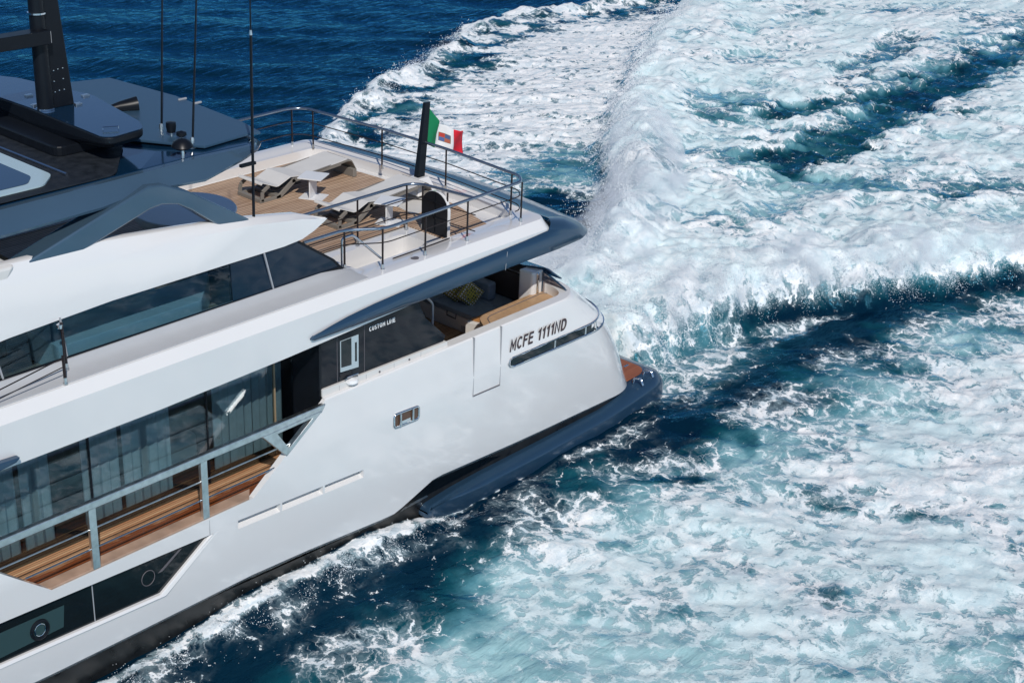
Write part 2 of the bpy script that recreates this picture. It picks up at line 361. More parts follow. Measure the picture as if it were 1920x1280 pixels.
    # --- starboard wash: a broad foam sheet with a curling outer lip
    yo = np.interp(x, [-30, -10, 5, 13, 18, 22, 26, 29, 34, 38, 43.5, 50, 60, 90], [4.5, 8, 15, 19, 21.9, 24, 25.6, 27.3, 29.7, 30.4, 29.6, 28.6, 28, 30])
    yo = yo+.55*fbm(x*.55, y*.2, 3)+.9*fbm(x*.16+7, y*.0+.5, 2)
    ds = yo-y
    reg = sm(-.15, .35, ds)*sm(-1.2, .2, y-ysw+(1-behind)*6)*(y > 3.2)*sm(-14, 4, x)
    lip = np.exp(-((ds-.7)/.6)**2)*sm(-8, 8, x)
    h = np.maximum(h, lip*.5*(.6+.8*fbm(x*.8, y*.8, 3)))
    h = h+reg*(1-inside)*(.20*fbm(ra*.16+2, rb*.55, 4)+.09*billow(ra*.45, rb*1.5+wob, 3))
    dark2 = sm(3.4, .9, np.hypot((x-14.6)*.75, (y-7.2)*1.0)+1.6*fbm(x*.5, y*.5, 3))
    dark2 = np.maximum(dark2, .8*sm(1.6, .2, np.abs(ysw-.9-y+2.2*0)+.6*fbm(x*.7, y*.7, 3))*sm(10, 13, x)*sm(24, 17, x))
    band = np.exp(-((ds-2.3)/1.6)**2)*sm(-.12, .35, fbm(x*.5+9, y*.7, 4)+.14)
    band2 = sm(.15, .5, fbm(ra*.22+31, rb*.6, 4))*sm(9, 3, ds)
    teal = sm(3.8, 1.0, np.hypot((x-20.0)*.55, (y-10.4)*.9)+1.3*fbm(x*.4, y*.4, 3))
    st2 = fbm(ra*.25+15, rb*1.25, 5)
    sd = .70+.46*st2+.15*fbm(x*.12, y*.12, 2)-.70*dark2-.66*band-.45*teal-.30*band2
    dens = np.maximum(dens, (1-inside)*reg*np.clip(sd, .1, 1)); dens = np.maximum(dens, (1-inside)*.85*np.exp(-((ds-.35)/.35)**2)*sm(-8, 8, x)*(.55+.9*sm(-.2, .3, fbm(x*.45, y*.45, 3))))
    aer = np.maximum(aer, (1-inside)*reg*np.clip(.26+.42*fbm(x*.3, y*.5+3, 3)+.40*teal-.35*dark2, 0, 1))
    # --- port wash: foam sheet spreading off the hull, lace at its inner edge
    yi = np.interp(x, [-40, -20, -12, -9.4, -7.6, -5.4, -3.4, 0, 3.3, 6.3, 9.5, 12, 15.8, 21.5, 30, 50, 80], [-16, -11, -7.4, -6.3, -6.1, -5.6, -5.0, -4.9, -5.3, -5.8, -5.8, -5.7, -6.0, -7.3, -10.4, -18, -33])
    yi = yi+np.interp(x, [-14, -9, -4, 2, 8, 20], [.7, .8, .55, .55, .75, .8])
    dp = (yi+wob*.9)-y
    rp = sm(-.5, .5, dp)
    ramp = .22+.36*sm(0, 2.2, dp)+.30*sm(1.8, 5.5, dp)
    pat = fbm(x*.33+21, y*.33, 4)
    right = sm(-6, 3.5, x+.35*(y+9))
    pd = ramp*(.76+.26*right)+.62*pat+.30*fbm(x*.9+4, y*.9, 3)+.22*fbm(ra*.5, rb*1.2, 3)-.08
    edge = sm(.9, -1.1, (y+15.2)+1.9*fbm(x*.6, y*.6, 3))*sm(-3.0, .5, x)*sm(11, 6, x)
    pits = .7*sm(.26, .5, fbm(x*.62+3, y*.62-11, 4))*sm(1.0, 2.5, dp)
    pits = np.maximum(pits, strk([(4.3, -9.3), (4.8, -10.5)], .75, .7)); pits = np.maximum(pits, .9*strk([(2.1, -6.6), (2.8, -7.0)], .6, .7)); pits = np.maximum(pits, .8*strk([(5.2, -11.6), (5.4, -12.1)], .4, .6))
    far = sm(10, 18, x)
    pd = pd-.42*edge-.50*pits-.05*far
    pd = np.clip(pd*.73+.15*sm(-1, -5, y+.25*x+5)*right, .10, .80)
    dens = np.maximum(dens, rp*pd)
    milk = sm(1.6, 4.0, dp)*(1-right)*.55
    aer = np.maximum(aer, rp*np.clip(.02+.70*sm(.2, 3.0, dp)+.62*fbm(x*.36-5, y*.36, 4)+milk*.6-.30*edge-.30*pits, 0, 1))
    h = h+rp*(.17*fbm(ra*.28, rb*.6, 4)+.06*billow(ra*.6+wob, rb*1.2, 3)+.08*billow(x*.75+wob2, y*.75, 4))
    # --- froth thrown along the hull side
    fy = -3.98-.10*fbm(x*.9, y*0+2, 2)
    wf = np.interp(x, [-30, -14, -8, -3.4, -2.2, 1, 6.5, 8], [.11, .13, .19, .24, .13, .05, .03, .02])
    fr = sm(wf*1.8, wf*.3, np.abs(y-(fy-wf*.5))+.12*fbm(x*2.2, y*2.2, 3))*(x < 7)*(x > -30)
    dens = np.maximum(dens, fr*np.clip(.62+.55*fbm(x*1.7, y*3.2, 4), .2, .95)); h = h+fr*(.05+.10*billow(x*2.6, y*2.6, 3))*sm(.1, .3, wf)
    h = h+np.interp(x, [-30, -13, -8, -4.6, -3.0, -1], [.10, .16, .30, .42, .10, 0])*sm(1.5, .05, np.abs(y+3.9))
    spk = sm(1.8, .2, -(y+4.2))*sm(0, .3, -(y+4.05))*(x < 10)
    dens = np.maximum(dens, spk*np.clip(.24+.34*fbm(x*.7, y*1.6, 4), 0, .46)*(1-sm(6.5, 11, x)*.6))
    # --- slick dark lane astern of the platform
    lane = sm(.2, 1.0, dp*-1)*sm(.2, .9, -(y-ypw))*sm(3, 6, x)
    dens = np.maximum(dens, lane*np.clip(.36+.36*fbm(x*.4, y*.9, 4)-.08*sm(12, 20, x), 0, .48))
    churn = sm(3.4, .6, np.hypot((x-8.6)*.65, (y+3.0)*1.2))
    aer = np.maximum(aer, churn*.5); dens = np.maximum(dens, churn*.38*(1+fbm(x*.9, y*.9, 3)))
    aer = np.maximum(aer, lane*np.clip(.12+.45*fbm(x*.3+8, y*.6, 3), 0, .4))
    h = h+lane*(.11*np.sin((y+.45*x+wob)*2.6)+.08*fbm(x*.8, y*1.6, 3))
    calm = 1-np.clip(inside+rp*.5+reg*.5, 0, 1)
    # --- open sea
    d = np.hypot(x-CAM.x, y-CAM.y); fade = 1/(1+(d/260)**2)
    sea = .42*fbm(ra*.06, rb*.15, 3)+.17*fbm(ra*.20+9, rb*.52, 3)+.045*fbm(ra*.8, rb*1.9, 3)
    h = h+sea*fade*(.35+.65*calm)
    inh = (np.abs(y) < 3.75)*(x < 5.6)*(x > -26)
    h = np.where(inh, np.minimum(h, .50), h)
    h = np.where((np.abs(y) < 4.4)*(x < 6.9)*(x > 2.5), np.minimum(h, .12), h)
    return h, np.clip(dens, 0, 1), np.clip(aer, 0, 1)

H, DEN, AER = wake_fields(GX, GY)
def grid_mesh(name, X, Y, Z):
    ny, nx = X.shape; me = bpy.data.meshes.new(name)
    co = np.stack([X, Y, Z], -1).reshape(-1, 3).astype(np.float32)
    i = np.arange(nx*ny).reshape(ny, nx)
    q = np.stack([i[:-1, :-1], i[:-1, 1:], i[1:, 1:], i[1:, :-1]], -1).reshape(-1, 4).astype(np.int32)
    me.vertices.add(len(co)); me.vertices.foreach_set('co', co.ravel())
    me.loops.add(q.size); me.loops.foreach_set('vertex_index', q.ravel())
    me.polygons.add(len(q)); me.polygons.foreach_set('loop_start', np.arange(0, q.size, 4, dtype=np.int32))
    me.polygons.foreach_set('use_smooth', np.ones(len(q), bool)); me.update(); me.validate(); return me
sea_me = grid_mesh('sea', GX, GY, H)
for nm, arr in (('foam', DEN), ('aeration', AER)):
    a = sea_me.attributes.new(nm, 'FLOAT', 'POINT'); a.data.foreach_set('value', arr.ravel().astype(np.float32))

def sea_material():
    mt, n, l, p = newmat('sea water and foam')
    def node(t, **kw):
        q = n.new(t)
        for k, v in kw.items(): setattr(q, k, v)
        return q
    def val(x, s):
        if isinstance(x, (int, float)): s.default_value = x
        else: l.new(x, s)
    def math_(op, a, b=0.0, c=None, clamp=False):
        q = node('ShaderNodeMath', operation=op, use_clamp=clamp); val(a, q.inputs[0]); val(b, q.inputs[1])
        if c is not None: val(c, q.inputs[2])
        return q.outputs[0]
    def mr(x, a, b, c=0.0, d=1.0, smooth=True):
        q = node('ShaderNodeMapRange'); q.interpolation_type = 'SMOOTHSTEP' if smooth else 'LINEAR'
        for s, vv in zip(('Value', 'From Min', 'From Max', 'To Min', 'To Max'), (x, a, b, c, d)): val(vv, q.inputs[s])
        return q.outputs[0]
    def mixc(f, a, b):
        q = node('ShaderNodeMix', data_type='RGBA'); val(f, q.inputs[0])
        for s, vv in ((6, a), (7, b)):
            if isinstance(vv, tuple): q.inputs[s].default_value = (*vv, 1)
            else: l.new(vv, q.inputs[s])
        return q.outputs[2]
    tc = node('ShaderNodeTexCoord'); co = tc.outputs['Object']
    fo = node('ShaderNodeAttribute', attribute_name='foam').outputs['Fac']
    ae = node('ShaderNodeAttribute', attribute_name='aeration').outputs['Fac']
    def noise(scale, detail=4, rough=.55, vec=co, dist=0.0):
        q = node('ShaderNodeTexNoise'); q.inputs['Scale'].default_value = scale; q.inputs['Detail'].default_value = detail
        q.inputs['Roughness'].default_value = rough; q.inputs['Distortion'].default_value = dist; l.new(vec, q.inputs['Vector']); return q
    # warped coordinates so that the cells of the foam are torn and drawn out
    wn = noise(.9, 5, .6); sub = node('ShaderNodeVectorMath', operation='SUBTRACT'); l.new(wn.outputs['Color'], sub.inputs[0]); sub.inputs[1].default_value = (.5, .5, .5)
    sc = node('ShaderNodeVectorMath', operation='SCALE'); l.new(sub.outputs[0], sc.inputs[0]); sc.inputs['Scale'].default_value = 1.5
    ad = node('ShaderNodeVectorMath', operation='ADD'); l.new(co, ad.inputs[0]); l.new(sc.outputs[0], ad.inputs[1])
    wn2 = noise(3.4, 4, .6); s2 = node('ShaderNodeVectorMath', operation='SUBTRACT'); l.new(wn2.outputs['Color'], s2.inputs[0]); s2.inputs[1].default_value = (.5, .5, .5)
    sc2 = node('ShaderNodeVectorMath', operation='SCALE'); l.new(s2.outputs[0], sc2.inputs[0]); sc2.inputs['Scale'].default_value = .38
    ad2 = node('ShaderNodeVectorMath', operation='ADD'); l.new(ad.outputs[0], ad2.inputs[0]); l.new(sc2.outputs[0], ad2.inputs[1])
    def vor(scale, vec):
        q = node('ShaderNodeTexVoronoi', feature='DISTANCE_TO_EDGE', voronoi_dimensions='2D'); q.inputs['Scale'].default_value = scale; l.new(vec, q.inputs['Vector']); return q.outputs['Distance']
    v1 = vor(1.55, ad2.outputs[0]); v2 = vor(3.9, ad2.outputs[0]); v3 = vor(9.5, ad2.outputs[0])
    lace = math_('MULTIPLY_ADD', v1, 1.15, math_('MULTIPLY_ADD', v2, .62, math_('MULTIPLY', v3, .30)))      # 0 on the threads .. about .9 in the holes
    nb = noise(3.0, 7, .62).outputs['Fac']; nf = noise(9.0, 6, .65).outputs['Fac']
    lace = math_('ADD', lace, math_('MULTIPLY', math_('SUBTRACT', nb, .5), .62))
    lace = math_('ADD', lace, math_('MULTIPLY', math_('SUBTRACT', nf, .5), .30))
    mq = node('ShaderNodeMapping'); mq.inputs['Rotation'].default_value = (0, 0, math.radians(48.4)); mq.inputs['Scale'].default_value = (.5, 1.4, 1); mq.inputs['Location'].default_value = (31, 7, 0); l.new(ad2.outputs[0], mq.inputs[0])
    nst_pre = noise(1.9, 7, .6, mq.outputs[0], .8).outputs['Fac']
    lace = math_('ADD', lace, math_('MULTIPLY', math_('SUBTRACT', nst_pre, .5), .62))
    # threshold rises with the foam density; beaten water has soft milky edges, calm water crisp threads
    th = math_('SUBTRACT', math_('MULTIPLY', math_('POWER', fo, 1.25), 1.16), .10)
    soft = math_('MULTIPLY_ADD', fo, .11, .04)
    soft = math_('MULTIPLY_ADD', ae, .09, soft)
    mask = mr(lace, math_('ADD', th, soft), math_('SUBTRACT', th, soft))
    web = math_('MAXIMUM', math_('MULTIPLY', mr(v2, .085, .015), mr(nst_pre, .40, .62)), math_('MULTIPLY', mr(v1, .060, .008), mr(nb, .36, .58)))
    mask = math_('MAXIMUM', mask, math_('MULTIPLY', math_('MULTIPLY', web, mr(fo, .16, .42)), .85))
    mask = math_('MULTIPLY', mask, mr(fo, .02, .10))
    veil = mr(lace, math_('ADD', th, .60), th); veil = math_('MULTIPLY', veil, mr(fo, .1, .55))
    an = math_('ADD', ae, math_('MULTIPLY', math_('SUBTRACT', noise(.8, 5, .6).outputs['Fac'], .5), .55))
    an = math_('ADD', an, math_('MULTIPLY', math_('SUBTRACT', nb, .5), .25))
    deep = (0.0013, 0.0140, 0.030)
    c1 = mixc(mr(an, .05, .42), deep, (0.005, 0.066, 0.090))
    c2 = mixc(mr(an, .30, .70), c1, (0.085, 0.245, 0.295))
    c3 = mixc(mr(an, .58, 1.0), c2, (0.35, 0.57, 0.60))
    c4 = mixc(math_('MULTIPLY', veil, .62), c3, (0.40, 0.55, 0.60))
    ms_ = node('ShaderNodeMapping'); ms_.inputs['Rotation'].default_value = (0, 0, math.radians(48.4)); ms_.inputs['Scale'].default_value = (.5, 1.5, 1); l.new(ad.outputs[0], ms_.inputs[0])
    nst = noise(2.4, 7, .62, ms_.outputs[0], .8).outputs['Fac']
    fcol = mixc(mr(nst, .36, .62), (0.60, 0.69, 0.74), (0.93, 0.935, 0.93))
    fcol = mixc(math_('MULTIPLY', mr(an, .45, 1.0), .58), fcol, (0.55, 0.76, 0.79))
    l.new(mixc(mask, c4, fcol), p.inputs['Base Color'])
    p.inputs['Roughness'].default_value = .8; p.inputs['Specular IOR Level'].default_value = 0.0
    gl = node('ShaderNodeBsdfGlossy'); gl.inputs['Roughness'].default_value = .10; gl.inputs['Color'].default_value = (.15, .64, 1.0, 1)
    frn = node('ShaderNodeFresnel'); frn.inputs['IOR'].default_value = 1.33
    gf = math_('MULTIPLY', math_('MULTIPLY', frn.outputs[0], mr(mask, 0, .8, 1.0, .04)), .95)
    ms = node('ShaderNodeMixShader'); l.new(gf, ms.inputs[0]); l.new(p.outputs[0], ms.inputs[1]); l.new(gl.outputs[0], ms.inputs[2])
    l.new(ms.outputs[0], n['Material Output'].inputs['Surface'])
    # relief: ripples on open water, crumbly froth where there is foam
    mp = node('ShaderNodeMapping'); mp.inputs['Rotation'].default_value = (0, 0, math.radians(48.4)); mp.inputs['Scale'].default_value = (.42, 1.5, 1); l.new(co, mp.inputs[0])
    r1 = noise(1.3, 6, .58, mp.outputs[0], .3).outputs['Fac']; r2 = noise(5.5, 4, .55, mp.outputs[0]).outputs['Fac']
    rip = math_('MULTIPLY_ADD', r1, .17, math_('MULTIPLY', r2, .022))
    fb = noise(5.0, 8, .68).outputs['Fac']; fb2 = noise(1.6, 5, .6).outputs['Fac']
    frel = math_('MULTIPLY_ADD', fb, .026, math_('MULTIPLY_ADD', fb2, .085, math_('MULTIPLY', mask, .022)))
    frel = math_('MULTIPLY', frel, mr(ae, .35, .9, 1.0, .6))
    hb = node('ShaderNodeMix', data_type='FLOAT'); l.new(mr(fo, .1, .6), hb.inputs[0]); l.new(rip, hb.inputs[2]); l.new(frel, hb.inputs[3])
    b = node('ShaderNodeBump'); b.inputs['Strength'].default_value = 1.0; b.inputs['Distance'].default_value = 1.0
    l.new(hb.outputs[0], b.inputs['Height']); l.new(b.outputs[0], p.inputs['Normal']); l.new(b.outputs[0], gl.inputs['Normal']); l.new(b.outputs[0], frn.inputs['Normal'])
    return mt
M['sea'] = sea_material()
sea_me.materials.append(M['sea'])
sea_o = bpy.data.objects.new('sea', sea_me); COL.objects.link(sea_o)
def spray(name, label, pts, sizes):
    """a cloud of flying water drops, each a small tilted octahedron, as one mesh"""
    n_ = len(pts); R_ = np.random.default_rng(5)
    base = np.array([(1,0,0),(-1,0,0),(0,1,0),(0,-1,0),(0,0,1),(0,0,-1)], float)
    ang = R_.random(n_)*6.28; ca, sa = np.cos(ang), np.sin(ang)
    st = sizes[:, None]*(0.7+.9*R_.random((n_, 3)))
    v_ = base[None]*st[:, None, :]
    vx = v_[..., 0]*ca[:, None]-v_[..., 2]*sa[:, None]; vz = v_[..., 0]*sa[:, None]+v_[..., 2]*ca[:, None]
    v_ = np.stack([vx, v_[..., 1], vz], -1)+pts[:, None, :]
    f0 = np.array([(0,2,4),(2,1,4),(1,3,4),(3,0,4),(2,0,5),(1,2,5),(3,1,5),(0,3,5)])
    f_ = (f0[None]+6*np.arange(n_)[:, None, None]).reshape(-1, 3).astype(np.int32)
    me = bpy.data.meshes.new(name); me.vertices.add(n_*6); me.vertices.foreach_set('co', v_.reshape(-1).astype(np.float32))
    me.loops.add(f_.size); me.loops.foreach_set('vertex_index', f_.ravel()); me.polygons.add(len(f_))
    me.polygons.foreach_set('loop_start', np.arange(0, f_.size, 3, dtype=np.int32)); me.polygons.foreach_set('use_smooth', np.ones(len(f_), bool)); me.update(); me.validate()
    me.materials.append(M['drop']); o = bpy.data.objects.new(name, me); COL.objects.link(o)
    return tag(o, label, 'spray', kind='stuff')
M['drop'] = pbr('flying spray', (0.86, 0.90, 0.93), 0.5)
def make_spray():
    R_ = np.random.default_rng(3); P = []; Z = []
    def burst(n_, xs, yfun, spread, up, back, s0, s1):
        x = xs[0]+(xs[1]-xs[0])*R_.random(n_); y = yfun(x)+spread*R_.normal(size=n_)
        clump = np.clip(.25+1.5*fbm(x*1.1+3, y*1.1, 3), .02, 1); keep = R_.random(n_) < clump; x, y = x[keep], y[keep]
        h, d, a = wake_fields(x[None], y[None]); z = h[0]+np.abs(R_.normal(size=len(x)))**1.5*up*np.clip(.4+1.2*fbm(x*.6, y*.6+8, 3), .1, 1)
        P.append(np.stack([x-back*(z-h[0]), y, z], -1)); Z.append(s0*(s1/s0)**(R_.random(len(x))**2.2))
    fs_ = lambda x: np.interp(x, [3, 6, 8.9, 12.4, 16.9, 21.8, 30, 39, 50], [2.6, 2.4, 2.4, 3.5, 6.2, 10.6, 16.0, 21.5, 26])
    fp_ = lambda x: np.interp(x, [6.5, 9.7, 12.2, 14.1, 15.7, 18.6, 22, 30], [-2.4, -2.5, -2.7, -3.4, -4.3, -5.5, -7.0, -10.5])
    burst(80000, (6.4, 24), lambda x: fs_(x)-.5, .60, .80, .25, .006, .021)
    burst(20000, (20, 45), lambda x: fs_(x)-.4, .7, .75, .2, .012, .028)
    burst(50000, (7.0, 24), lambda x: fp_(x)+.35, .32, .36, .1, .006, .017)
    burst(22000, (7.0, 26), lambda x: fp_(x)+1.4, .7, .42, .1, .006, .018)
    burst(40000, (6.3, 10.5), lambda x: x*0+.2, 1.5, .75, .1, .005, .014)
    burst(9000, (-13, -2.5), lambda x: x*0-4.35, .22, .10, .2, .005, .012)
    burst(9000, (18, 34), lambda x: np.interp(x, [5, 13, 18, 22, 26, 29, 34], [15, 19, 21.9, 24, 25.6, 27.3, 29.7])-.4, .35, .25, 0, .009, .024)
    return np.concatenate(P), np.concatenate(Z)
def mist_tube(name, label, path, dens):
    """a soft cloud of fine spray hanging along a breaking crest"""
    mb = []; n_ = 14
    P_ = [Vector(p[:3]) for p in path]
    for i, p in enumerate(P_):
        t = (P_[min(i+1, len(P_)-1)]-P_[max(i-1, 0)]).normalized(); sd = t.cross(Vector((0, 0, 1))).normalized(); up = sd.cross(t)
        w_, h_ = path[i][3], path[i][4]
        mb.append([p+sd*(w_*math.cos(2*math.pi*j/n_))+up*(h_*math.sin(2*math.pi*j/n_)) for j in range(n_)])
    o = MB().loft(mb).build(name, 'white'); me = o.data; me.materials.clear()
    mt = bpy.data.materials.new(name); mt.use_nodes = True; n, l = mt.node_tree.nodes, mt.node_tree.links; n.remove(n['Principled BSDF'])
    pv = n.new('ShaderNodeVolumePrincipled'); pv.inputs['Color'].default_value = (.97, .98, 1, 1); pv.inputs['Anisotropy'].default_value = 0.0
    tc = n.new('ShaderNodeTexCoord'); no = n.new('ShaderNodeTexNoise'); no.inputs['Scale'].default_value = 1.3; no.inputs['Detail'].default_value = 4; no.inputs['Roughness'].default_value = .6
    l.new(tc.outputs['Object'], no.inputs['Vector']); mr = n.new('ShaderNodeMapRange'); l.new(no.outputs['Fac'], mr.inputs['Value'])
    mr.inputs['From Min'].default_value = .47; mr.inputs['From Max'].default_value = .70; mr.inputs['To Max'].default_value = dens
    nl = n.new('ShaderNodeTexNoise'); nl.inputs['Scale'].default_value = .45; nl.inputs['Detail'].default_value = 2; l.new(tc.outputs['Object'], nl.inputs['Vector'])
    m2 = n.new('ShaderNodeMapRange'); l.new(nl.outputs['Fac'], m2.inputs['Value']); m2.inputs['From Min'].default_value = .36; m2.inputs['From Max'].default_value = .62; m2.inputs['To Min'].default_value = .12; m2.inputs['To Max'].default_value = 1.25
    mm = n.new('ShaderNodeMath'); mm.operation = 'MULTIPLY'; l.new(mr.outputs[0], mm.inputs[0]); l.new(m2.outputs[0], mm.inputs[1]); l.new(mm.outputs[0], pv.inputs['Density'])
    l.new(pv.outputs[0], n['Material Output'].inputs['Volume'])
    me.materials.append(mt); tag(o, label, 'mist', kind='stuff'); return o
mist_tube('spray_mist', 'thin white mist of spray hanging over the far crest of the wake',
          [(5.8, .6, .8, .5, .5), (6.6, .6, 1.0, 1.5, 1.1), (9, .9, 1.6, 1.7, 1.2), (12.4, 2.2, 1.6, 1.6, 1.1), (17, 4.8, 1.5, 1.5, 1.0), (22, 8.8, 1.4, 1.4, .9), (27, 12.4, 1.1, .6, .4)], 1.7)
mist_tube('spray_mist', 'thin white mist of spray hanging over the near crest of the wake',
          [(6.2, -.9, .7, .5, .5), (7.2, -1.2, .9, 1.2, .9), (9.7, -1.6, 1.2, 1.3, 1.0), (12.5, -1.9, 1.4, 1.3, .9), (15.7, -3.4, 1.3, 1.2, .9), (19, -4.7, 1.2, 1.2, .8), (23, -6.4, 1.0, .8, .5), (25, -7.2, .9, .3, .3)], 1.6)
_p, _z = make_spray()
spray('wake_spray', 'white spray drops flying over the breaking edges of the wake', _p, _z)
tag(sea_o, 'dark blue sea churned white and turquoise by the wake of the passing yacht', 'sea', kind='structure')

# ================================================================ THE YACHT
Y = tag(empty('motor_yacht', (0, 0, 0)), 'white motor yacht under way with blue grey hardtop and teak decks', 'yacht')
XB = -26.0                                     # how far forward the boat is built
def lev(z):
    """half breadth, aft end and corner radius of the hull outline at height z"""
    zz = [.3, .8, 1.5, 2.25, 3.1, 3.25, 3.45, 3.7, 4.0, 4.2]
    B = np.interp(z, zz, [3.94, 4.0, 4.05, 4.08, 4.11, 4.115, 4.10, 4.085, 4.075, 4.06])
    xe = np.interp(z, zz, [5.3, 5.16, 4.78, 4.36, 3.78, 3.66, 3.36, 3.03, 2.62, 2.30])
    R = np.interp(z, zz, [1.25, 1.25, 1.25, 1.2, 1.25, 1.25, 1.2, 1.1, 1.0, .9])
    return B, xe, R
SX = [-26, -25, -24, -22, -20, -18, -16, -14, -12.5, -11, -9.5, -8, -6.5, -5.2, -4.4, -4.0, -3.75, -3.4, -3.1, -2.8, -2.5, -2, -1, 0, 1]
def zchine(x): return float(np.interp(x, [-26, -12, -7.5, -4.05, -3.85, -2.75, -2.5, 0, 3, 6], [1.25, .86, .85, .58, .62, .98, .98, .86, .76, .74]))
def bowtaper(x): return 1.0 if x > -20 else 1-.35*((-20-x)/6)**2
def half_outline(z, zf=None):
    B, xe, R = lev(z); P = []
    for x in SX: P.append((x, -B*bowtaper(x)))
    xs = xe-R
    P[-1] = (min(1, xs-.1), -B)
    P.insert(len(P), (xs, -B))
    for k in range(1, 13):
        a = k/12*math.pi/2
        P.append((xs+R*math.sin(a)**.95, -B+R*(1-math.cos(a)**.95 if k < 12 else 1)))
    for yy in (-2.2, -1.5, -.8, 0): P.append((xe, yy))
    return P
def outline_pt(z, s, off=0.0):
    """point on the hull side at height z, s metres aft of x=0 along the outline, pushed out by off"""
    B, xe, R = lev(z); xs = xe-R; L = R*math.pi/2
    if s <= xs: return Vector((s, -B-off, z))
    if s <= xs+L:
        a = (s-xs)/R; return Vector((xs+(R+off)*math.sin(a), -B+R-(R+off)*math.cos(a), z))
    return Vector((xe+off, -B+R+(s-xs-L), z))
def ring(z, zfun=None, inset=0.0):
    P = half_outline(z); out = []
    for x, y in P:
        zz = z if zfun is None else zfun(x)
        out.append(Vector((x-(inset if x > 3 else 0), y+inset*(1 if y < -.3 else 0), zz)))
    return out+[Vector((p.x, -p.y, p.z)) for p in out[-2::-1]]
hb = MB()
hr = [ring(.75, lambda x: zchine(x)-.13, .17), ring(.8, lambda x: zchine(x)+.06)]
hr += [ring(z) for z in (1.2, 1.5, 2.0, 2.6, 3.1, 3.25, 3.45, 3.7, 4.0, 4.17)]
tp = ring(4.2, None, .03); hr.append(tp)
hb.loft(hr)
hull = hb.build('hull', 'white', Y)
def cutter(mb): return mb.build('cutter', 'white')
def side_prism(pts, y0=-4.6, y1=-3.0): return MB().prism([(x, y0, z) for x, z in pts], (0, y1-y0, 0))
CK = [cutter(MB().prism(rpoly([(-5.3, -3.78, 2.9), (1.72, -3.78, 2.9), (1.95, -3.3, 2.9), (1.95, 3.3, 2.9), (1.72, 3.78, 2.9), (-5.3, 3.78, 2.9)], .3), (0, 0, 2))),
      cutter(MB().box(-27, -6.0, -3.97, 3.97, 2.72, 5)), cutter(MB().box(-6.2, -5.0, -3.86, 3.86, 2.72, 5)),
      cutter(side_prism([(-6.02, 4.5), (-6.02, 4.18), (-7.15, 3.33), (-7.95, 2.72), (-12.45, 2.72), (-13.5, 3.6), (-14.6, 4.5)])),
      cutter(side_prism([(-8.93, 2.34), (-10.15, 1.52), (-13.5, 1.66), (-22, 2.0), (-22, 2.95), (-13.5, 2.53)], -4.6, -3.99))]
for a, b in ((-8.34, -7.27), (-7.22, -6.13), (-6.08, -4.99)):
    z1 = 2.375-.055*(a+8.34)/1.0; z2 = 2.375-.055*(b+8.34)
    CK.append(cutter(MB().loft([[(a, -4.3, z1-.29), (a, -4.3, z1), (a, -3.80, z1-.015), (a, -3.80, z1-.09)], [(b, -4.3, z2-.29), (b, -4.3, z2), (b, -3.80, z2-.015), (b, -3.80, z2-.09)]])))
cut(hull, CK)
ub = MB(); ub.loft([ring(.4, lambda x: -.9, .5), ring(.5, lambda x: .1, .2), ring(.6, lambda x: zchine(x)-.10, .14)])
ub.build('underbody', 'anti', hull, smooth=30)

# window in the hull side
hw = MB().prism([(x, -4.0, z) for x, z in ((-9.0, 2.32), (-10.17, 1.54), (-13.5, 1.68), (-21.9, 2.02), (-21.9, 2.92), (-13.5, 2.51))], (0, .05, 0))
hwin = hw.build('hull_window', 'hullglass', hull)
MB().tube([(-12.72, -4.012, 1.97+.15*math.sin(a)) if False else (-12.72+.16*math.cos(a), -4.012, 1.98+.18*math.sin(a)) for a in np.linspace(0, 2*math.pi, 25)[:-1]], .035, 8, closed=True).build('porthole_ring', 'black', hwin)
MB().tube([(-12.72+.105*math.cos(a), -4.02, 1.98+.12*math.sin(a)) for a in np.linspace(0, 2*math.pi, 25)[:-1]], .012, 8, closed=True).build('porthole_rim', 'chrome', hwin)
MB().tube([(-10.42+.145*math.cos(a), -4.008, 1.98+.16*math.sin(a)) for a in np.linspace(0, 2*math.pi, 25)[:-1]], .008, 6, closed=True).build('porthole_rim', 'seam', hwin)
MB().prism([(-13.6, -4.005, 1.78), (-12.25, -4.005, 1.80), (-12.20, -4.005, 2.24), (-13.6, -4.005, 2.28)], (0, .004, 0)).build('cabin_blind', pbr('teal cabin blind', (.035, .07, .075), .15), hwin)
MB().box(-11.62, -11.60, -4.006, -3.99, 1.6, 2.42).build('pane_joint', 'seaml', hwin)
MB().prism([(-10.2, -4.006, 1.98), (-10.1, -4.006, 1.98), (-9.62, -4.006, 2.28), (-9.70, -4.006, 2.28)], (0, .004, 0)).build('bracket', 'seam', hwin)
fr = MB(); P = [Vector((-8.80, -4.09, 2.35)), Vector((-10.1, -4.09, 1.47)), Vector((-13.5, -4.08, 1.61)), Vector((-22, -4.08, 1.95))]
Q = [Vector((-8.98, -4.06, 2.33)), Vector((-10.2, -4.06, 1.53)), Vector((-13.5, -4.05, 1.675)), Vector((-22, -4.05, 2.02))]
fr.loft([[P[i], Q[i], Q[i]+Vector((0, .09, 0)), P[i]+Vector((0, .09, 0))] for i in range(4)])
fr.build('window_lip', 'white', hull, bevel=.012)

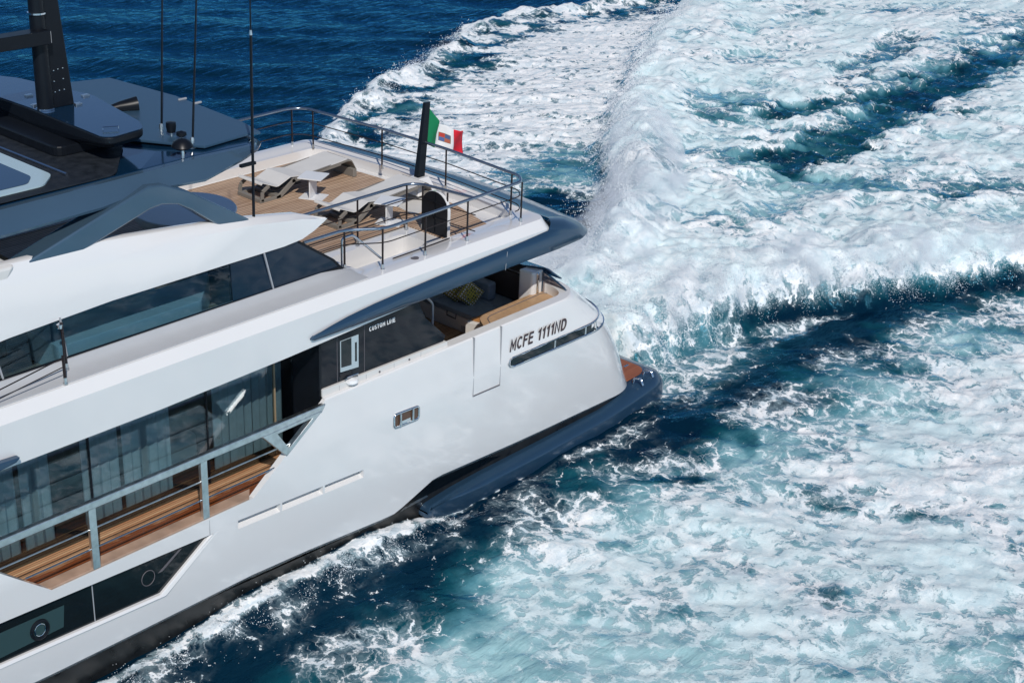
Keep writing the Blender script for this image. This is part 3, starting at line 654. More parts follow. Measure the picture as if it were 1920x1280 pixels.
# long stern window that wraps round the quarter, in a steel frame
s_end = 4.2
def wrapstrip(s0, s1, za, zb, off, mb, n=26):
    rings = []
    for i in range(n+1):
        s = s0+(s1-s0)*i/n
        a, b = za(s), zb(s)
        rings.append([outline_pt(a, s-.0, off), outline_pt(b, s, off), outline_pt(b, s, -.05), outline_pt(a, s, -.05)])
    return mb.loft(rings)
zlo = lambda s: 3.09-.01*s; zhi = lambda s: 3.30-.006*s
sw = wrapstrip(-.42, 4.3, zlo, zhi, .012, MB()).build('stern_window', 'hullglass', hull, smooth=40)
top = [outline_pt(zhi(s)+.012, s, .02) for s in np.linspace(-.36, 4.35, 40)]; bot = [outline_pt(zlo(s)-.012, s, .02) for s in np.linspace(4.35, -.30, 40)]
end = [outline_pt(3.12, -.44, .02), outline_pt(3.20, -.50, .02), outline_pt(3.28, -.46, .02)]
MB().tube(top+bot+end, .026, 6, closed=True).build('window_frame', 'chrome', sw, smooth=60)
wrapstrip(3.02, 4.5, lambda s: 3.09-.10*min(1, (s-3.0)/.5), lambda s: 3.30+.02*min(1, (s-3.0)/.5), .018, MB()).build('painted_sky_reflection', 'bluesky', sw, smooth=40)  # added blue strip imitates sky reflected in the window glass
for s in (1.15, 2.30, 2.75):
    MB().prism([outline_pt(zlo(s), s-.03, .022), outline_pt(zlo(s), s+.03, .022), outline_pt(zhi(s), s+.03, .022), outline_pt(zhi(s), s-.03, .022)], (0.02, .05, 0)).build('mullion', 'steel', sw)
text('registration_lettering', 'MCFE', 'letter', hull, (-.46, -4.112, 3.475), (1, 0, -.018), (0, -.0, 1), .80, .30, shear=.14, weight=.165)
text('registration_lettering', '1111ND', 'letter', hull, (.50, -4.112, 3.458), (1, 0, -.018), (0, -.0, 1), 1.04, .30, shear=.14, weight=.165)

# mooring fairlead
fl = MB(); pr = [(-4.14, 2.88), (-3.40, 2.85), (-3.40, 3.15), (-4.14, 3.19)]
pts = rpoly([(x, -4.12, z) for x, z in pr], .08)
fo_ = MB().tube(pts, .03, 8, closed=True).build('fairlead', 'chrome', hull, smooth=60)
MB().prism([(x*.995-.015, -4.118, z) for x, z in pr], (0, .012, 0)).build('fairlead_throat', pbr('dark fairlead throat', (.10, .055, .035), .35), fo_)
for x in (-3.97, -3.60): MB().tube([(x, -4.15, 2.88), (x, -4.15, 3.16)], .028, 10).build('fairlead_roller', 'steel', fo_, smooth=50)
MB().box(-3.92, -3.66, -4.135, -4.12, 2.885, 2.97).build('fairlead_plate', 'chrome', fo_)

# boarding gate seams in the bulwark
dr = MB(); dr.box(-1.665, -1.65, -4.114, -4.05, 2.76, 4.21); g = dr.build('boarding_gate', 'seaml', hull)
MB().box(-.765, -.752, -4.114, -4.05, 2.73, 4.21).build('gate_seam', 'seaml', g)
MB().prism([(-1.66, -4.112, 2.755), (-.76, -4.112, 2.735), (-.76, -4.112, 2.76), (-1.66, -4.112, 2.78)], (0, .03, 0)).build('gate_seam', 'seam', g)
MB().box(-9.03, -9.02, -4.095, -4.0, 2.36, 2.70).build('hull_seam', 'seaml', hull)

# swim platform: a blue bustle that grows out of the hull side and runs round the stern
pb = MB(); rings = []
for x, yt, zt, ym, zm, yb, zb in ((-3.0, -3.98, .24, -4.00, .20, -3.98, .12), (-2.85, -3.95, .36, -4.07, .26, -4.03, .02), (-2.5, -3.92, .40, -4.13, .31, -4.06, -.10), (-2.0, -3.90, .45, -4.17, .34, -4.08, -.15), (-1.2, -3.88, .48, -4.19, .31, -4.10, -.2), (1, -3.88, .49, -4.19, .31, -4.10, -.2),
        (3.4, -3.86, .52, -4.16, .33, -4.08, -.2), (4.6, -3.84, .66, -4.12, .40, -4.06, -.2), (5.6, -3.76, .72, -4.04, .44, -4.04, -.2), (6.0, -3.64, .72, -3.96, .44, -3.98, -.2), (6.22, -3.50, .66, -3.84, .38, -3.88, -.2), (6.36, -3.30, .50, -3.66, .25, -3.74, -.2)):
    rings.append([(x, yt, zt), (x, yt-.08, zt-.01), (x, yt*.45+ym*.55-.03, (zt*.6+zm*.4)), (x, ym*.8+yt*.2-.035, zm+.07), (x, ym, zm), (x, yb, zb), (x, -yb, zb), (x, -ym, zm), (x, -(ym*.8+yt*.2)+.035, zm+.07), (x, -(yt*.45+ym*.55)+.03, (zt*.6+zm*.4)), (x, -yt+.08, zt-.01), (x, -yt, zt)])
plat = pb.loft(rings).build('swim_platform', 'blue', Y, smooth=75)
tk = rpoly([(4.2, -3.62, .715), (5.70, -3.52, .715), (5.90, -3.3, .715), (5.95, 3.3, .715), (5.75, 3.52, .715), (4.2, 3.62, .715)], .12)
MB().prism(tk, (0, 0, .03)).build('platform_teak', 'teakred', plat)
for x, y in ((5.02, -3.78), (5.62, -3.66)):
    c = MB(); c.tube([(x-.02, y+.05, .70), (x, y+.03, .84), (x+.05, y-.13, .86), (x+.07, y-.2, .70)], .035, 10)
    c.build('mooring_cleat', 'chrome', plat, smooth=60)
MB().box(5.52, 5.70, -3.05, -2.99, .75, .775).build('flush_latch', 'chrome', plat, bevel=.008)
MB().lathe([(0, .715), (.05, .715), (.05, .74), (0, .745)], (5.75, -3.62, 0), 12).build('fender_eye', 'chrome', plat, smooth=40)

# decks
MB().box(-26, -6.0, -3.96, 3.96, 2.62, 2.735).build('side_deck', 'teakside', Y)
ed = MB(); ed.prism([(-8.05, -4.09, 2.725), (-7.82, -3.82, 2.725), (-12.9, -3.82, 2.725), (-12.45, -4.09, 2.725)][::-1], (0, 0, .045))
ed.build('deck_margin', 'teakedge', Y, bevel=.01)
MB().box(-5.4, 1.93, -3.76, 3.76, 2.86, 2.915).build('cockpit_floor', 'teakcock', Y)

# balcony rail with steel posts and the triangular bracket against the bulwark
br = MB(); br.prism([(-22, -4.12, 3.98), (-6.15, -4.12, 3.98), (-6.05, -4.12, 4.13), (-22, -4.12, 4.13)], (0, .11, 0))
brl = br.build('balcony_rail', 'steel', Y, bevel=.015)
for x in (-9.16, -11.60, -14.0):
    MB().box(x, x+.15, -4.10, -4.02, 2.74, 3.985).build('rail_post', 'steel', brl, bevel=.008)
tri = [(-7.70, 3.985), (-6.16, 4.02), (-7.10, 3.34)]
tin = [(-7.32, 3.92), (-6.42, 3.94), (-7.04, 3.50)]
tb = MB(); n3 = 3
for y in (-4.13, -3.99):
    pass
A = [Vector((x, -4.13, z)) for x, z in tri]; B_ = [Vector((x, -4.13, z)) for x, z in tin]; dy = Vector((0, .12, 0)); dy2 = Vector((0, .12, 0))
v = A+B_+[p+dy for p in A]+[p+dy2 for p in B_]; f = []
for i in range(3):
    j = (i+1) % 3; f += [(i, j, 3+j, 3+i), (6+i, 9+i, 9+j, 6+j), (i, 6+i, 6+j, j), (3+i, 3+j, 9+j, 9+i)]
tb.add(v, f); tb.build('rail_bracket', 'steel', brl, bevel=.012)
for z, m_ in ((3.55, 'steel'), (3.15, 'bluerail')):
    x1 = -6.12-(4.16-z)*1.257+.05
    MB().tube([(-13.4 if z > 3.5 else -12.9, -4.05, z), (x1+.1, -4.05, z)], .017, 8).build('guard_bar', m_, brl, smooth=60)
MB().lathe([(0, -.03), (.04, -.03), (.045, .02), (0, .03)], (-7.33, -3.98, 3.14), 12).build('bar_socket', 'chrome', brl, smooth=50)
for x in (-8.0, -10.2, -12.4):
    pass

# saloon: dark interior behind glass, curtains, the end bulkhead
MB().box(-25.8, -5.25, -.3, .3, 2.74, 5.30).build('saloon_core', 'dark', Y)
MB().box(-25.8, -5.3, -2.68, -.3, 2.74, 2.78).build('saloon_floor', pbr('grey saloon carpet', (.06, .055, .05), .9), Y)
MB().box(-25.8, -6.05, -3.05, -3.01, 2.74, 2.95).build('saloon_sill', 'black', Y)
RK = lambda z: -.06
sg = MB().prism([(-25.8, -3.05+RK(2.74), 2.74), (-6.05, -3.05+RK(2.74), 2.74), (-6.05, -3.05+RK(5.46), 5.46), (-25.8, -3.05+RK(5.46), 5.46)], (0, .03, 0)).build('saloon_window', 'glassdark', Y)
for x in (-8.25, -10.9, -13.6, -6.55): MB().prism([(x, -3.065+RK(2.78), 2.78), (x+.03, -3.065+RK(2.78), 2.78), (x+.03, -3.065+RK(5.44), 5.44), (x, -3.065+RK(5.44), 5.44)], (0, .06, 0)).build('mullion', 'black' if x != -6.55 else pbr('bronze mullion', (.32, .24, .15), .4), sg)
def curtain(x0, x1, seed):
    r_ = random.Random(seed); n = int((x1-x0)/.035); P = []
    for i in range(n+1):
        x = x0+(x1-x0)*i/n; P.append((x, -2.88+.045*math.sin(i*1.15+r_.random()*.7)))
    c = MB(); c.loft([[(x, y+RK(2.85), 2.85), (x, y+RK(5.25), 5.25), (x, y+RK(5.25)+.012, 5.25), (x, y+RK(2.85)+.012, 2.85)] for x, y in P]); return c.build('curtain', 'curtain', sg, smooth=60)
for i, (a, b) in enumerate(((-7.95, -7.0), (-6.98, -6.2), (-10.05, -9.0), (-10.95, -10.15), (-13.1, -12.3), (-12.2, -11.6), (-15, -13.6))): curtain(a, b, i)
MB().box(-9.3, -7.9, -2.3, -1.4, 2.78, 3.45).build('saloon_sofa', pbr('grey sofa', (.28, .30, .31), .9), sg, bevel=.05)
bk = MB().box(-6.04, -5.98, -3.92, -2.65, 2.74, 5.44).build('saloon_bulkhead', 'black', Y)
# flush black side panels aft of the balcony, on a white sill
pn = MB().prism([(x, -3.90, z) for x, z in ((-6.0, 4.36), (-2.45, 4.31), (-2.38, 4.42), (-3.02, 5.04), (-3.25, 5.50), (-6.0, 5.50))], (0, .06, 0))
side = pn.build('side_panel', 'panelglass', Y)
for x in (-5.55, -4.80): MB().box(x, x+.012, -3.906, -3.89, 4.36, 5.46).build('panel_joint', 'seam', side)
wf = MB(); wo = [(-5.46, 4.56), (-4.96, 4.52), (-4.96, 5.25), (-5.46, 5.25)]
wf.prism([(x, -3.908, z) for x, z in wo], (0, .01, 0)); wfr = wf.build('window_frame', pbr('pale window frame', (.42, .50, .53), .3), side)
MB().prism([(x, -3.914, z) for x, z in ((-5.44, 4.66), (-5.16, 4.635), (-5.16, 5.24), (-5.44, 5.24))], (0, .005, 0)).build('pane', 'hullglass', wfr)
MB().prism([(x, -3.914, z) for x, z in ((-5.06, 4.68), (-5.01, 4.67), (-5.01, 5.1), (-5.06, 5.1))], (0, .005, 0)).build('pane', 'hullglass', wfr)
text('maker_lettering', 'CUSTOM LINE', 'letterw', side, (-4.66, -3.905, 5.22), (1, 0, .0), (0, 0, 1), .74, .105, weight=.19)
sl = MB().prism([(-6.0, -3.96, 4.15), (-2.36, -3.96, 4.15), (-2.38, -3.96, 4.30), (-6.0, -3.96, 4.36)], (0, .1, 0)).build('panel_sill', 'white2', Y, bevel=.008)
for x in (-3.55, -4.42, -5.05): MB().lathe([(0, -.012), (.022, -.012), (.022, .012), (0, .012)], (0, 0, 0), 10).build('drain', 'seam', sl).matrix_local = Matrix.Translation((x, -3.965, 4.25)) @ Matrix.Rotation(math.pi/2, 4, 'X')
for x in (-3.2, -4.0, -4.8, -5.55): MB().box(x, x+.008, -3.963, -3.95, 4.17, 4.31).build('sill_seam', 'seaml', sl)
lp = MB(); lp.lathe([(0, -.05), (.10, -.05), (.14, 0), (.12, .06), (0, .09)], (0, 0, 0), 20)
lamp = lp.build('side_light', pbr('white lamp housing', (.8, .8, .8), .25), sl, smooth=50); lamp.location = (-5.22, -3.98, 4.30)
MB().tube([(-5.4, -3.98, 4.40), (-5.38, -4.02, 4.46), (-5.08, -4.02, 4.45), (-5.06, -3.98, 4.38)], .015, 6).build('lamp_guard', 'chrome', lamp).matrix_parent_inverse = Matrix.Translation((5.22, 3.98, -4.30))

# cockpit: sunbed, teak capping, quarter pillar and transom window
sb = MB().prism(rpoly([(.47, -2.27, 2.92), (.47, 2.27, 2.92), (2.2, 2.27, 2.92), (2.2, -2.27, 2.92)], .06), (0, 0, .40)).build('sunbed', 'white2', Y, bevel=.02)
for y0, y1 in ((-2.25, -.78), (-.75, .75), (.78, 2.25)):
    for x0, x1 in ((.45, 1.28), (1.30, 2.2)): MB().box(x0, x1, y0, y1, 3.325, 3.47).build('sunbed_cushion', 'bluecush', sb, bevel=.035)
MB().box(.46, .475, -2.0, -1.72, 2.98, 3.10).build('locker_label', 'seaml', sb)
MB().tube([(.455, -1.55, 3.36), (.44, -1.55, 3.22), (.44, -1.25, 3.24), (.455, -1.25, 3.36)], .012, 6).build('strap', 'black', sb)
MB().prism(rpoly([(-.05, -2.32, 2.92), (1.75, -2.32, 2.92), (1.75, -2.85, 2.92), (.12, -2.85, 2.92)], .03), (0, 0, .62)).build('side_locker', 'white2', Y, bevel=.01)
MB().prism(rpoly([(.10, -2.36, 3.545), (1.74, -2.36, 3.545), (1.74, -2.83, 3.545), (.22, -2.83, 3.545)], .05), (0, 0, .04)).build('locker_step', 'teakor', Y, bevel=.008)
cap = rpoly([(-.85, -3.80, 3.75), (-.30, -2.95, 3.75), (2.15, -2.88, 3.75), (2.32, -3.2, 3.75), (2.22, -3.55, 3.75), (1.95, -3.80, 3.75)], .25)
cp = MB().prism(cap, (0, 0, .20)).build('teak_capping', 'teakbench', Y, bevel=.012)
inl = rpoly([(-.55, -3.70, 3.953), (-.20, -3.12, 3.953), (1.90, -3.05, 3.953), (2.02, -3.3, 3.953), (1.85, -3.66, 3.953)], .2)
MB().tube(inl, .012, 5, closed=True).build('inlay_line', 'seam', cp)
for x in (-.45, .05, .45, 1.25, 1.75): MB().box(x, x+.09, -3.785, -3.75, 3.945, 3.965).build('capping_hinge', 'black', cp)
pl = MB().prism(rpoly([(1.55, -2.55, 3.5), (1.60, -2.98, 3.5), (2.05, -2.98, 3.5), (2.05, -2.55, 3.5)], .08), (0, 0, 1.02)).build('quarter_pillar', 'white', Y, bevel=.04)
MB().box(1.72, 1.80, -3.02, -2.975, 3.95, 4.50).build('pillar_handle', 'chrome', pl, bevel=.02)
tw = MB().prism([(1.95, -2.98, 3.93), (1.95, -3.68, 3.93), (1.95, -3.74, 4.20), (1.95, -3.0, 4.48)], (.04, 0, 0)).build('transom_window', glass('smoked transom glass', (.25, .20, .19), 1.5, 1.2), Y)
MB().tube(fillet([(1.95, -2.97, 3.93), (1.95, -3.0, 4.50), (1.95, -3.74, 4.22), (1.95, -3.70, 3.93)], .1), .025, 8).build('window_frame', 'navy', tw, smooth=60)
MB().prism([(1.75, 2.9, 4.44), (1.75, -2.5, 4.52), (1.98, -3.02, 4.52), (2.10, -3.40, 4.36), (2.16, -3.42, 4.34), (2.28, -2.9, 4.40), (2.30, 2.9, 4.36)], (0, 0, .04)).build('transom_coaming', 'navy', Y, bevel=.015)
MB().box(2.02, 2.3, -2.5, 2.9, 3.0, 4.41).build('transom_bulkhead', 'brown', Y)
MB().box(1.86, 2.0, -2.45, 2.4, 3.48, 4.2).build('transom_backrest', 'brown', Y, bevel=.05)
hr_ = MB().tube(fillet([(-2.2, -2.5, 5.3), (-1.35, -2.5, 4.45), (-1.35, -2.5, 3.2)], .1), .03, 8)
hr_.build('cockpit_handrail', 'white2', Y, smooth=60)
MB().box(-3.0, -2.9, -3.6, 3.6, 2.92, 5.5).build('cockpit_bulkhead', 'dark', Y)

# upper deck: a faceted white body with the teak laid inside a coaming
ud_prof = [(-3.55, 6.62), (-3.60, 6.55), (-3.70, 6.485), (-4.02, 6.45), (-4.19, 6.24)]
def ud_ring(x, zb, inner):
    P = [(inner, 6.05)] + [(inner, 6.40)] + ([(p[0], p[1]) for p in ud_prof] if x < -5.3 else [(min(inner-.02, -3.3), 6.40), (-3.5, 6.41), (-3.8, 6.43), (-4.02, 6.44), (-4.19, 6.235)]) + [(-4.13, zb), (-4.0, zb-.005), (-2.8, zb+.01)]
    return [Vector((x, a, b)) for a, b in P]
outl = lambda B, xe, R, z: [Vector((x, -B, z)) for x in (-26, -20, -14, -10, -7.0, -5.2, -4.7, -3, -1.5)] + [Vector((xe-R+R*math.sin(a), -B+R*(1-math.cos(a)), z)) for a in np.linspace(0, math.pi/2, 9)] + [Vector((xe+bul, y, z)) for y, bul in ((-2.4, .07), (-1.2, .17), (0, .22))]
def full(P): return P+[Vector((p.x, -p.y, p.z)) for p in P[-2::-1]]
def zed(P, fn):
    for p in P: p.z = fn(p)
    return P
zbot = lambda p: float(np.interp(p.x, [-9, -6.8, -4.9, -3.5, 2], [5.40, 5.47, 5.55, 5.62, 5.62]))
ub_ = MB()
rg = [zed(full(outl(3.3, .6, .6, 0)), lambda p: zbot(p)+.02), zed(full(outl(4.12, 1.35, .5, 5.5)), zbot), full(outl(4.19, .80, .30, 6.235)), full(outl(4.03, .72, .28, 6.445)), full(outl(3.72, .66, .25, 6.47)), full(outl(3.60, .58, .25, 6.43))]
ub_.loft(rg)
ud = ub_.build('upper_deck', 'white', Y)
hatch = (-4.15, -1.95, -3.30, -2.12)
cut(ud, [cutter(MB().prism(rpoly([(-25, -3.44, 6.19), (.20, -3.40, 6.19), (.46, -3.0, 6.19), (.62, 0, 6.19), (.46, 3.0, 6.19), (.20, 3.40, 6.19), (-25, 3.44, 6.19)], .12), (0, 0, 1))),
         cutter(MB().prism(rpoly([(hatch[0], hatch[2], 5.0), (hatch[1], hatch[2], 5.0), (hatch[1], hatch[3], 5.0), (hatch[0], hatch[3], 5.0)], .18), (0, 0, 1.5)))])
# the side deck strip under the glass screen stands a little higher and fairs into the body
fs = MB(); fs.loft([[Vector((x, a, b)) for a, b in ((-3.44, 6.3), (-3.44, 6.66), (-3.55, 6.66), (-3.60, 6.58), (-3.70, 6.52), (-3.98, 6.475), (-3.98, 6.3))] for x in (-26, -14, -8, -5.6)]
       + [[Vector((x, a, b)) for a, b in ((-3.44, 6.3), (-3.44, t), (-3.55, t), (-3.60, t-.02), (-3.70, t-.03), (-3.98, min(t-.03, 6.475)), (-3.98, 6.3))] for x, t in ((-5.1, 6.60), (-4.75, 6.50))])
fs.build('screen_kerb', 'greyw', ud, smooth=50)
dk = MB(); dk.prism([(-24.9, -3.1, 6.195), (-5.4, -3.1, 6.195), (-4.5, -1.86, 6.195), (-1.55, -1.86, 6.195), (-1.55, -3.10, 6.195), (-1.2, -3.32, 6.195), (-.25, -3.32, 6.195), (.28, -1.6, 6.195), (.38, 0, 6.195), (.28, 1.6, 6.195), (.05, 3.2, 6.195), (-.3, 3.34, 6.195), (-24.9, 3.34, 6.195)], (0, 0, .02))
dk.build('teak_deck', 'teak', ud)
pe = MB().prism([(-.98, -1.5, 6.217), (.22, -1.3, 6.217), (.30, .35, 6.217), (-.62, .35, 6.217)], (0, 0, .012)).build('pole_plinth_deck', 'white2', ud)
MB().box(-4.13, -1.97, -3.28, -2.14, 5.3, 5.32).build('stairwell_step', 'teakor', ud)
MB().box(-3.9, -2.2, -3.28, -2.95, 5.32, 5.60).build('stairwell_step', 'teakor', ud)
MB().lathe([(0, 6.44), (.10, 6.44), (.10, 6.462), (.07, 6.465), (0, 6.466)], (-3.30, -3.83, 0), 20).build('deck_filler', 'seam', ud, smooth=40)
MB().tube([(-3.62, -3.52, 6.44), (-2.4, -3.52, 6.45), (-1.9, -3.50, 6.45)], .014, 6).build('deck_strap', 'wire', ud)

# blue fascia wrapped round the aft overhang
def fas(s, t):
    pass
path = []                                      # (x, y, outward normal, top z, low z, run out at the low edge)
TOPX = [-6.5, -6.38, -6.0, -5.69, -4.82, -3.3, -1.67, .09]; TOPZ = [5.68, 5.76, 5.83, 5.89, 5.97, 6.05, 6.10, 6.16]
fr_ = []
for x in (-6.46, -6.38, -6.2, -5.9, -5.5, -4.8, -4.0, -3.0, -2.0, -1.0, -.2):
    zt = float(np.interp(x, TOPX, TOPZ)); zl = 5.66 if x < -6.4 else 5.62
    k = min(1, (x+6.5)/1.2)
    fr_.append([Vector((x, -4.195, zt)), Vector((x, -4.205-.075*k, zt-.08*k)), Vector((x, -4.205-.085*k, (zt+zl)/2)), Vector((x, -4.19-.02*k, zl+.03)), Vector((x, -4.10, zl)), Vector((x, -4.0, zl+.05))])
def corner(cx, cy, R, a): return Vector((cx+R*math.sin(a), cy-R*math.cos(a), 0))
for x, zt in ((.2, 6.17), (.5, 6.19)):
    fr_.append([Vector((x, -4.195, zt)), Vector((x+.03, -4.29, zt-.08)), Vector((x+.2, -4.30, 5.89)), Vector((x+.5, -4.21, 5.65)), Vector((x+.5, -4.10, 5.62)), Vector((x+.5, -4.0, 5.67))])
for i in range(0, 11):
    a = i/10*math.pi/2; q = math.sin(a); c_ = 1-math.cos(a)
    top_ = Vector((.58+.24*q, -4.195+.24*c_, 6.19+.20*q))
    low_ = Vector((1.75+.85*q, -4.12+.80*c_, 5.62))
    m1 = top_.lerp(low_, .33)+Vector((.06, -.07*(1-q), .10)); m2 = top_.lerp(low_, .72)+Vector((.10, -.09*(1-q), .13)); m3 = low_+Vector((.05*q+.02, -.06*(1-q), .06))
    fr_.append([top_, m1, m2, m3, low_, low_+Vector((-.15*q, .1*(1-q), .05))])
for y, b in ((-2.4, .10), (-1.2, .24), (0, .30)):
    top_ = Vector((.84+.7*b, y, 6.39)); low_ = Vector((2.68+1.0*b, y, 5.62))
    fr_.append([top_, top_.lerp(low_, .33)+Vector((.06, 0, .10)), top_.lerp(low_, .72)+Vector((.10, 0, .13)), low_+Vector((.06, 0, .06)), low_, low_+Vector((-.15, 0, .05))])
fr_ += [[Vector((p.x, -p.y, p.z)) for p in r_] for r_ in fr_[-2::-1]]
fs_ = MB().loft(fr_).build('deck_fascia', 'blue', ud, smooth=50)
MB().tube([(-.88+.0*i, -4.29+.01*i, 6.09-.11*i) for i in range(5)], .007, 5).build('fascia_joint', 'seaml', fs_)
# soffit closing the overhang from below
so = MB().prism([(-5.4, -4.0, 5.60), (1.4, -4.0, 5.60), (2.2, -3.2, 5.60), (2.6, 0, 5.60), (2.2, 3.2, 5.60), (1.4, 4.0, 5.60), (-5.4, 4.0, 5.60)], (0, 0, .05)).build('soffit', 'white2', ud)

# glass screen with the white cap above it
gs = MB().prism([(-26, -3.50, 6.66), (-7.80, -3.50, 6.62), (-7.80, -3.46, 7.44), (-11.4, -3.46, 7.44), (-11.95, -3.46, 7.48), (-12.55, -3.46, 7.30), (-13.2, -3.46, 7.2), (-26, -3.46, 7.2)], (0, .02, 0)).build('glass_screen', 'glassblue', Y)
MB().prism([(-7.78, -3.50, 6.62), (-4.98, -3.50, 6.60), (-5.25, -3.50, 6.84), (-6.10, -3.46, 7.44), (-7.78, -3.46, 7.44)], (0, .02, 0)).build('screen_tail', pbr('dark blue tail glass', (.004, .016, .034), .05, spec=.6), Y)
for a, b in (((-11.46, 7.44), (-11.40, 6.70)), ((-7.02, 7.44), (-6.82, 6.62)), ((-12.72, 7.2), (-12.62, 6.68))):
    MB().prism([(a[0], -3.515, a[1]), (a[0]+.03, -3.515, a[1]), (b[0]+.03, -3.525, b[1]), (b[0], -3.525, b[1])], (0, .03, 0)).build('screen_joint', 'seaml', gs)
MB().prism([(-26, -3.52, 6.655), (-5.0, -3.52, 6.595), (-5.08, -3.52, 6.66), (-26, -3.515, 6.75)], (0, .03, 0)).build('screen_gasket', 'black', gs)
MB().prism([(-5.0, -3.515, 6.60), (-5.25, -3.515, 6.86), (-6.1, -3.475, 7.45), (-6.14, -3.475, 7.42), (-5.28, -3.515, 6.83), (-5.06, -3.515, 6.60)], (0, .03, 0)).build('screen_gasket', 'black', gs)
# furniture seen through the screen
MB().prism(rpoly([(-11.35, -3.22, 6.2), (-8.3, -3.22, 6.2), (-7.3, -2.2, 6.2), (-11.35, -2.2, 6.2)], .05), (0, 0, .56)).build('lounge_seat', pbr('pale lounge upholstery', (.80, .83, .80), .85), Y, bevel=.04)
MB().box(-11.2, -8.6, -2.22, -2.0, 6.2, 7.12).build('lounge_backrest', pbr('pale lounge back', (.58, .62, .60), .85), Y, bevel=.05)
MB().box(-7.45, -6.9, -3.0, -2.3, 6.2, 7.25).build('bar_cabinet', 'navy', Y, bevel=.02)
cpX = [-26, -14, -12.4, -10.4, -8.6, -7.16, -6.5, -6.05, -5.75, -5.5, -5.40]
top_z = lambda x: float(np.interp(x, [-26, -12.4, -10.4, -8.6, -7.16, -6.04, -5.43], [8.75, 8.58, 8.52, 8.33, 8.15, 7.96, 7.76]))
cr = []
for x in cpX:
    zl = float(np.interp(x, [-26, -13.2, -12.55, -11.95, -11.4, -6.2, -5.9, -5.6, -5.40], [7.2, 7.2, 7.30, 7.47, 7.43, 7.43, 7.50, 7.62, 7.735])); zt = top_z(x)
    zc = min(8.16, zl+(zt-zl)*.86); k = min(1, (zt-zl)/.5)
    yi = -3.46+.30*k
    cr.append([Vector((x, -3.43, zl)), Vector((x, -3.50, zl+.015)), Vector((x, -3.50, zc)), Vector((x, -3.46+.12*k, zt-.02)), Vector((x, -3.46+.17*k, zt)), Vector((x, yi, zt-.01)), Vector((x, yi, zl+.1*k))])
cap_o = MB().loft(cr).build('screen_cap', 'white', Y, smooth=35)

# support arches and hardtop
ar = [(-12.16, 8.36), (-12.0, 8.47), (-9.62, 9.20), (-9.40, 9.27), (-9.1, 9.24), (-8.55, 8.99), (-6.98, 7.99), (-7.0, 7.93), (-7.65, 7.97), (-8.5, 8.62), (-8.8, 8.80), (-9.14, 8.87), (-9.4, 8.84), (-10.82, 8.42), (-11.2, 8.36)]
for sgn in (1, -1):
    am = MB(); P1 = [Vector((x, -3.36*sgn, z)) for x, z in ar]
    am.prism(P1, (0, .42*sgn, 0)); am.build('support_arch', 'bluelit', Y, bevel=.045, smooth=40)
def ht_out(dy, dx, z):
    half = [(-26, -3.05), (-12.1, -3.05), (-10.3, -3.07), (-9.4, -3.08), (-8.1, -3.08), (-7.2, -3.04), (-6.75, -2.98), (-6.5, -2.78), (-6.30, -2.2), (-6.14, -1.1), (-6.08, 0)]
    P = []
    for x, y in half:
        t = min(1, max(0, (x+7.6)/1.2)); P.append(Vector((x+dx*t, y-dy*(1-t*.6) if y < -.5 else y, z(x))))
    return full(P)
ztop = lambda x: float(np.interp(x, [-26, -12, -8, -6.5, -6], [9.40, 9.40, 9.46, 9.40, 9.38]))
zlow = lambda x: float(np.interp(x, [-26, -12.2, -10.5, -9.4, -8.4, -7.6, -6.8, -6], [8.98, 8.98, 9.00, 9.12, 9.00, 9.12, 9.30, 9.33]))
hm = MB().loft([ht_out(-.5, -.4, lambda x: zlow(x)+.06), ht_out(.17, .02, lambda x: zlow(x)+.0), ht_out(.19, .03, lambda x: zlow(x)+.05), ht_out(.06, .03, lambda x: ztop(x)-.08), ht_out(.0, 0, lambda x: ztop(x)-.01), ht_out(-.12, -.12, ztop)])
ht = hm.build('hardtop', 'bluelit', Y, smooth=35)
MB().loft([ht_out(-.10, -.10, lambda x: ztop(x)-.01), ht_out(-.12, -.12, lambda x: ztop(x)+.006), ht_out(-.16, -.16, lambda x: ztop(x)+.010)]).build('roof_skin', 'bluesky', ht, smooth=20)
rp_ = [W(*q, 2, 9.46) for q in ((384, 279), (465, 255), (489, 252), (455, 233), (330, 184), (206, 150))]
rp_ += [Vector((-7.6, 2.8, 9.46)), Vector((-8.6, 2.4, 9.46)), Vector((-8.7, -1.0, 9.46))]
MB().prism(rp_, (0, 0, .05)).build('roof_panel', 'bluemat', ht, bevel=.012)
gp = rpoly([(-22, -2.93, 9.43), (-9.75, -2.93, 9.45), (-8.6, -1.5, 9.45), (-8.45, 0, 9.45), (-8.6, 1.5, 9.45), (-9.75, 2.93, 9.45), (-22, 2.93, 9.43)], .2)
MB().prism(gp, (0, 0, .02)).build('grip_panel', 'blackm', ht)
sk = MB().prism(rpoly([(-14.4, -2.7, 9.472), (-11.02, -2.7, 9.472), (-10.62, -2.3, 9.472), (-10.62, .4, 9.472), (-14.4, .4, 9.472)], .12), (0, 0, .03)).build('skylight', pbr('pale blue skylight frame', (.42, .56, .62), .2), ht)
MB().prism(rpoly([(-14.4, -2.5, 9.504), (-11.20, -2.5, 9.504), (-10.95, -2.2, 9.504), (-10.95, .2, 9.504), (-14.4, .2, 9.504)], .1), (0, 0, .006)).build('skylight_pane', pbr('blue skylight glass', (.01, .03, .06), .03, coat=1.0), sk)
MB().tube([(-10.42, -2.45, 9.49), (-10.46, .8, 9.49)], .03, 6).build('skylight_track', 'chrome', sk)
wp = [W(*q, 2, 9.985) for q in ((191, 258), (213, 258), (269, 242), (262, 229), (137, 172))]
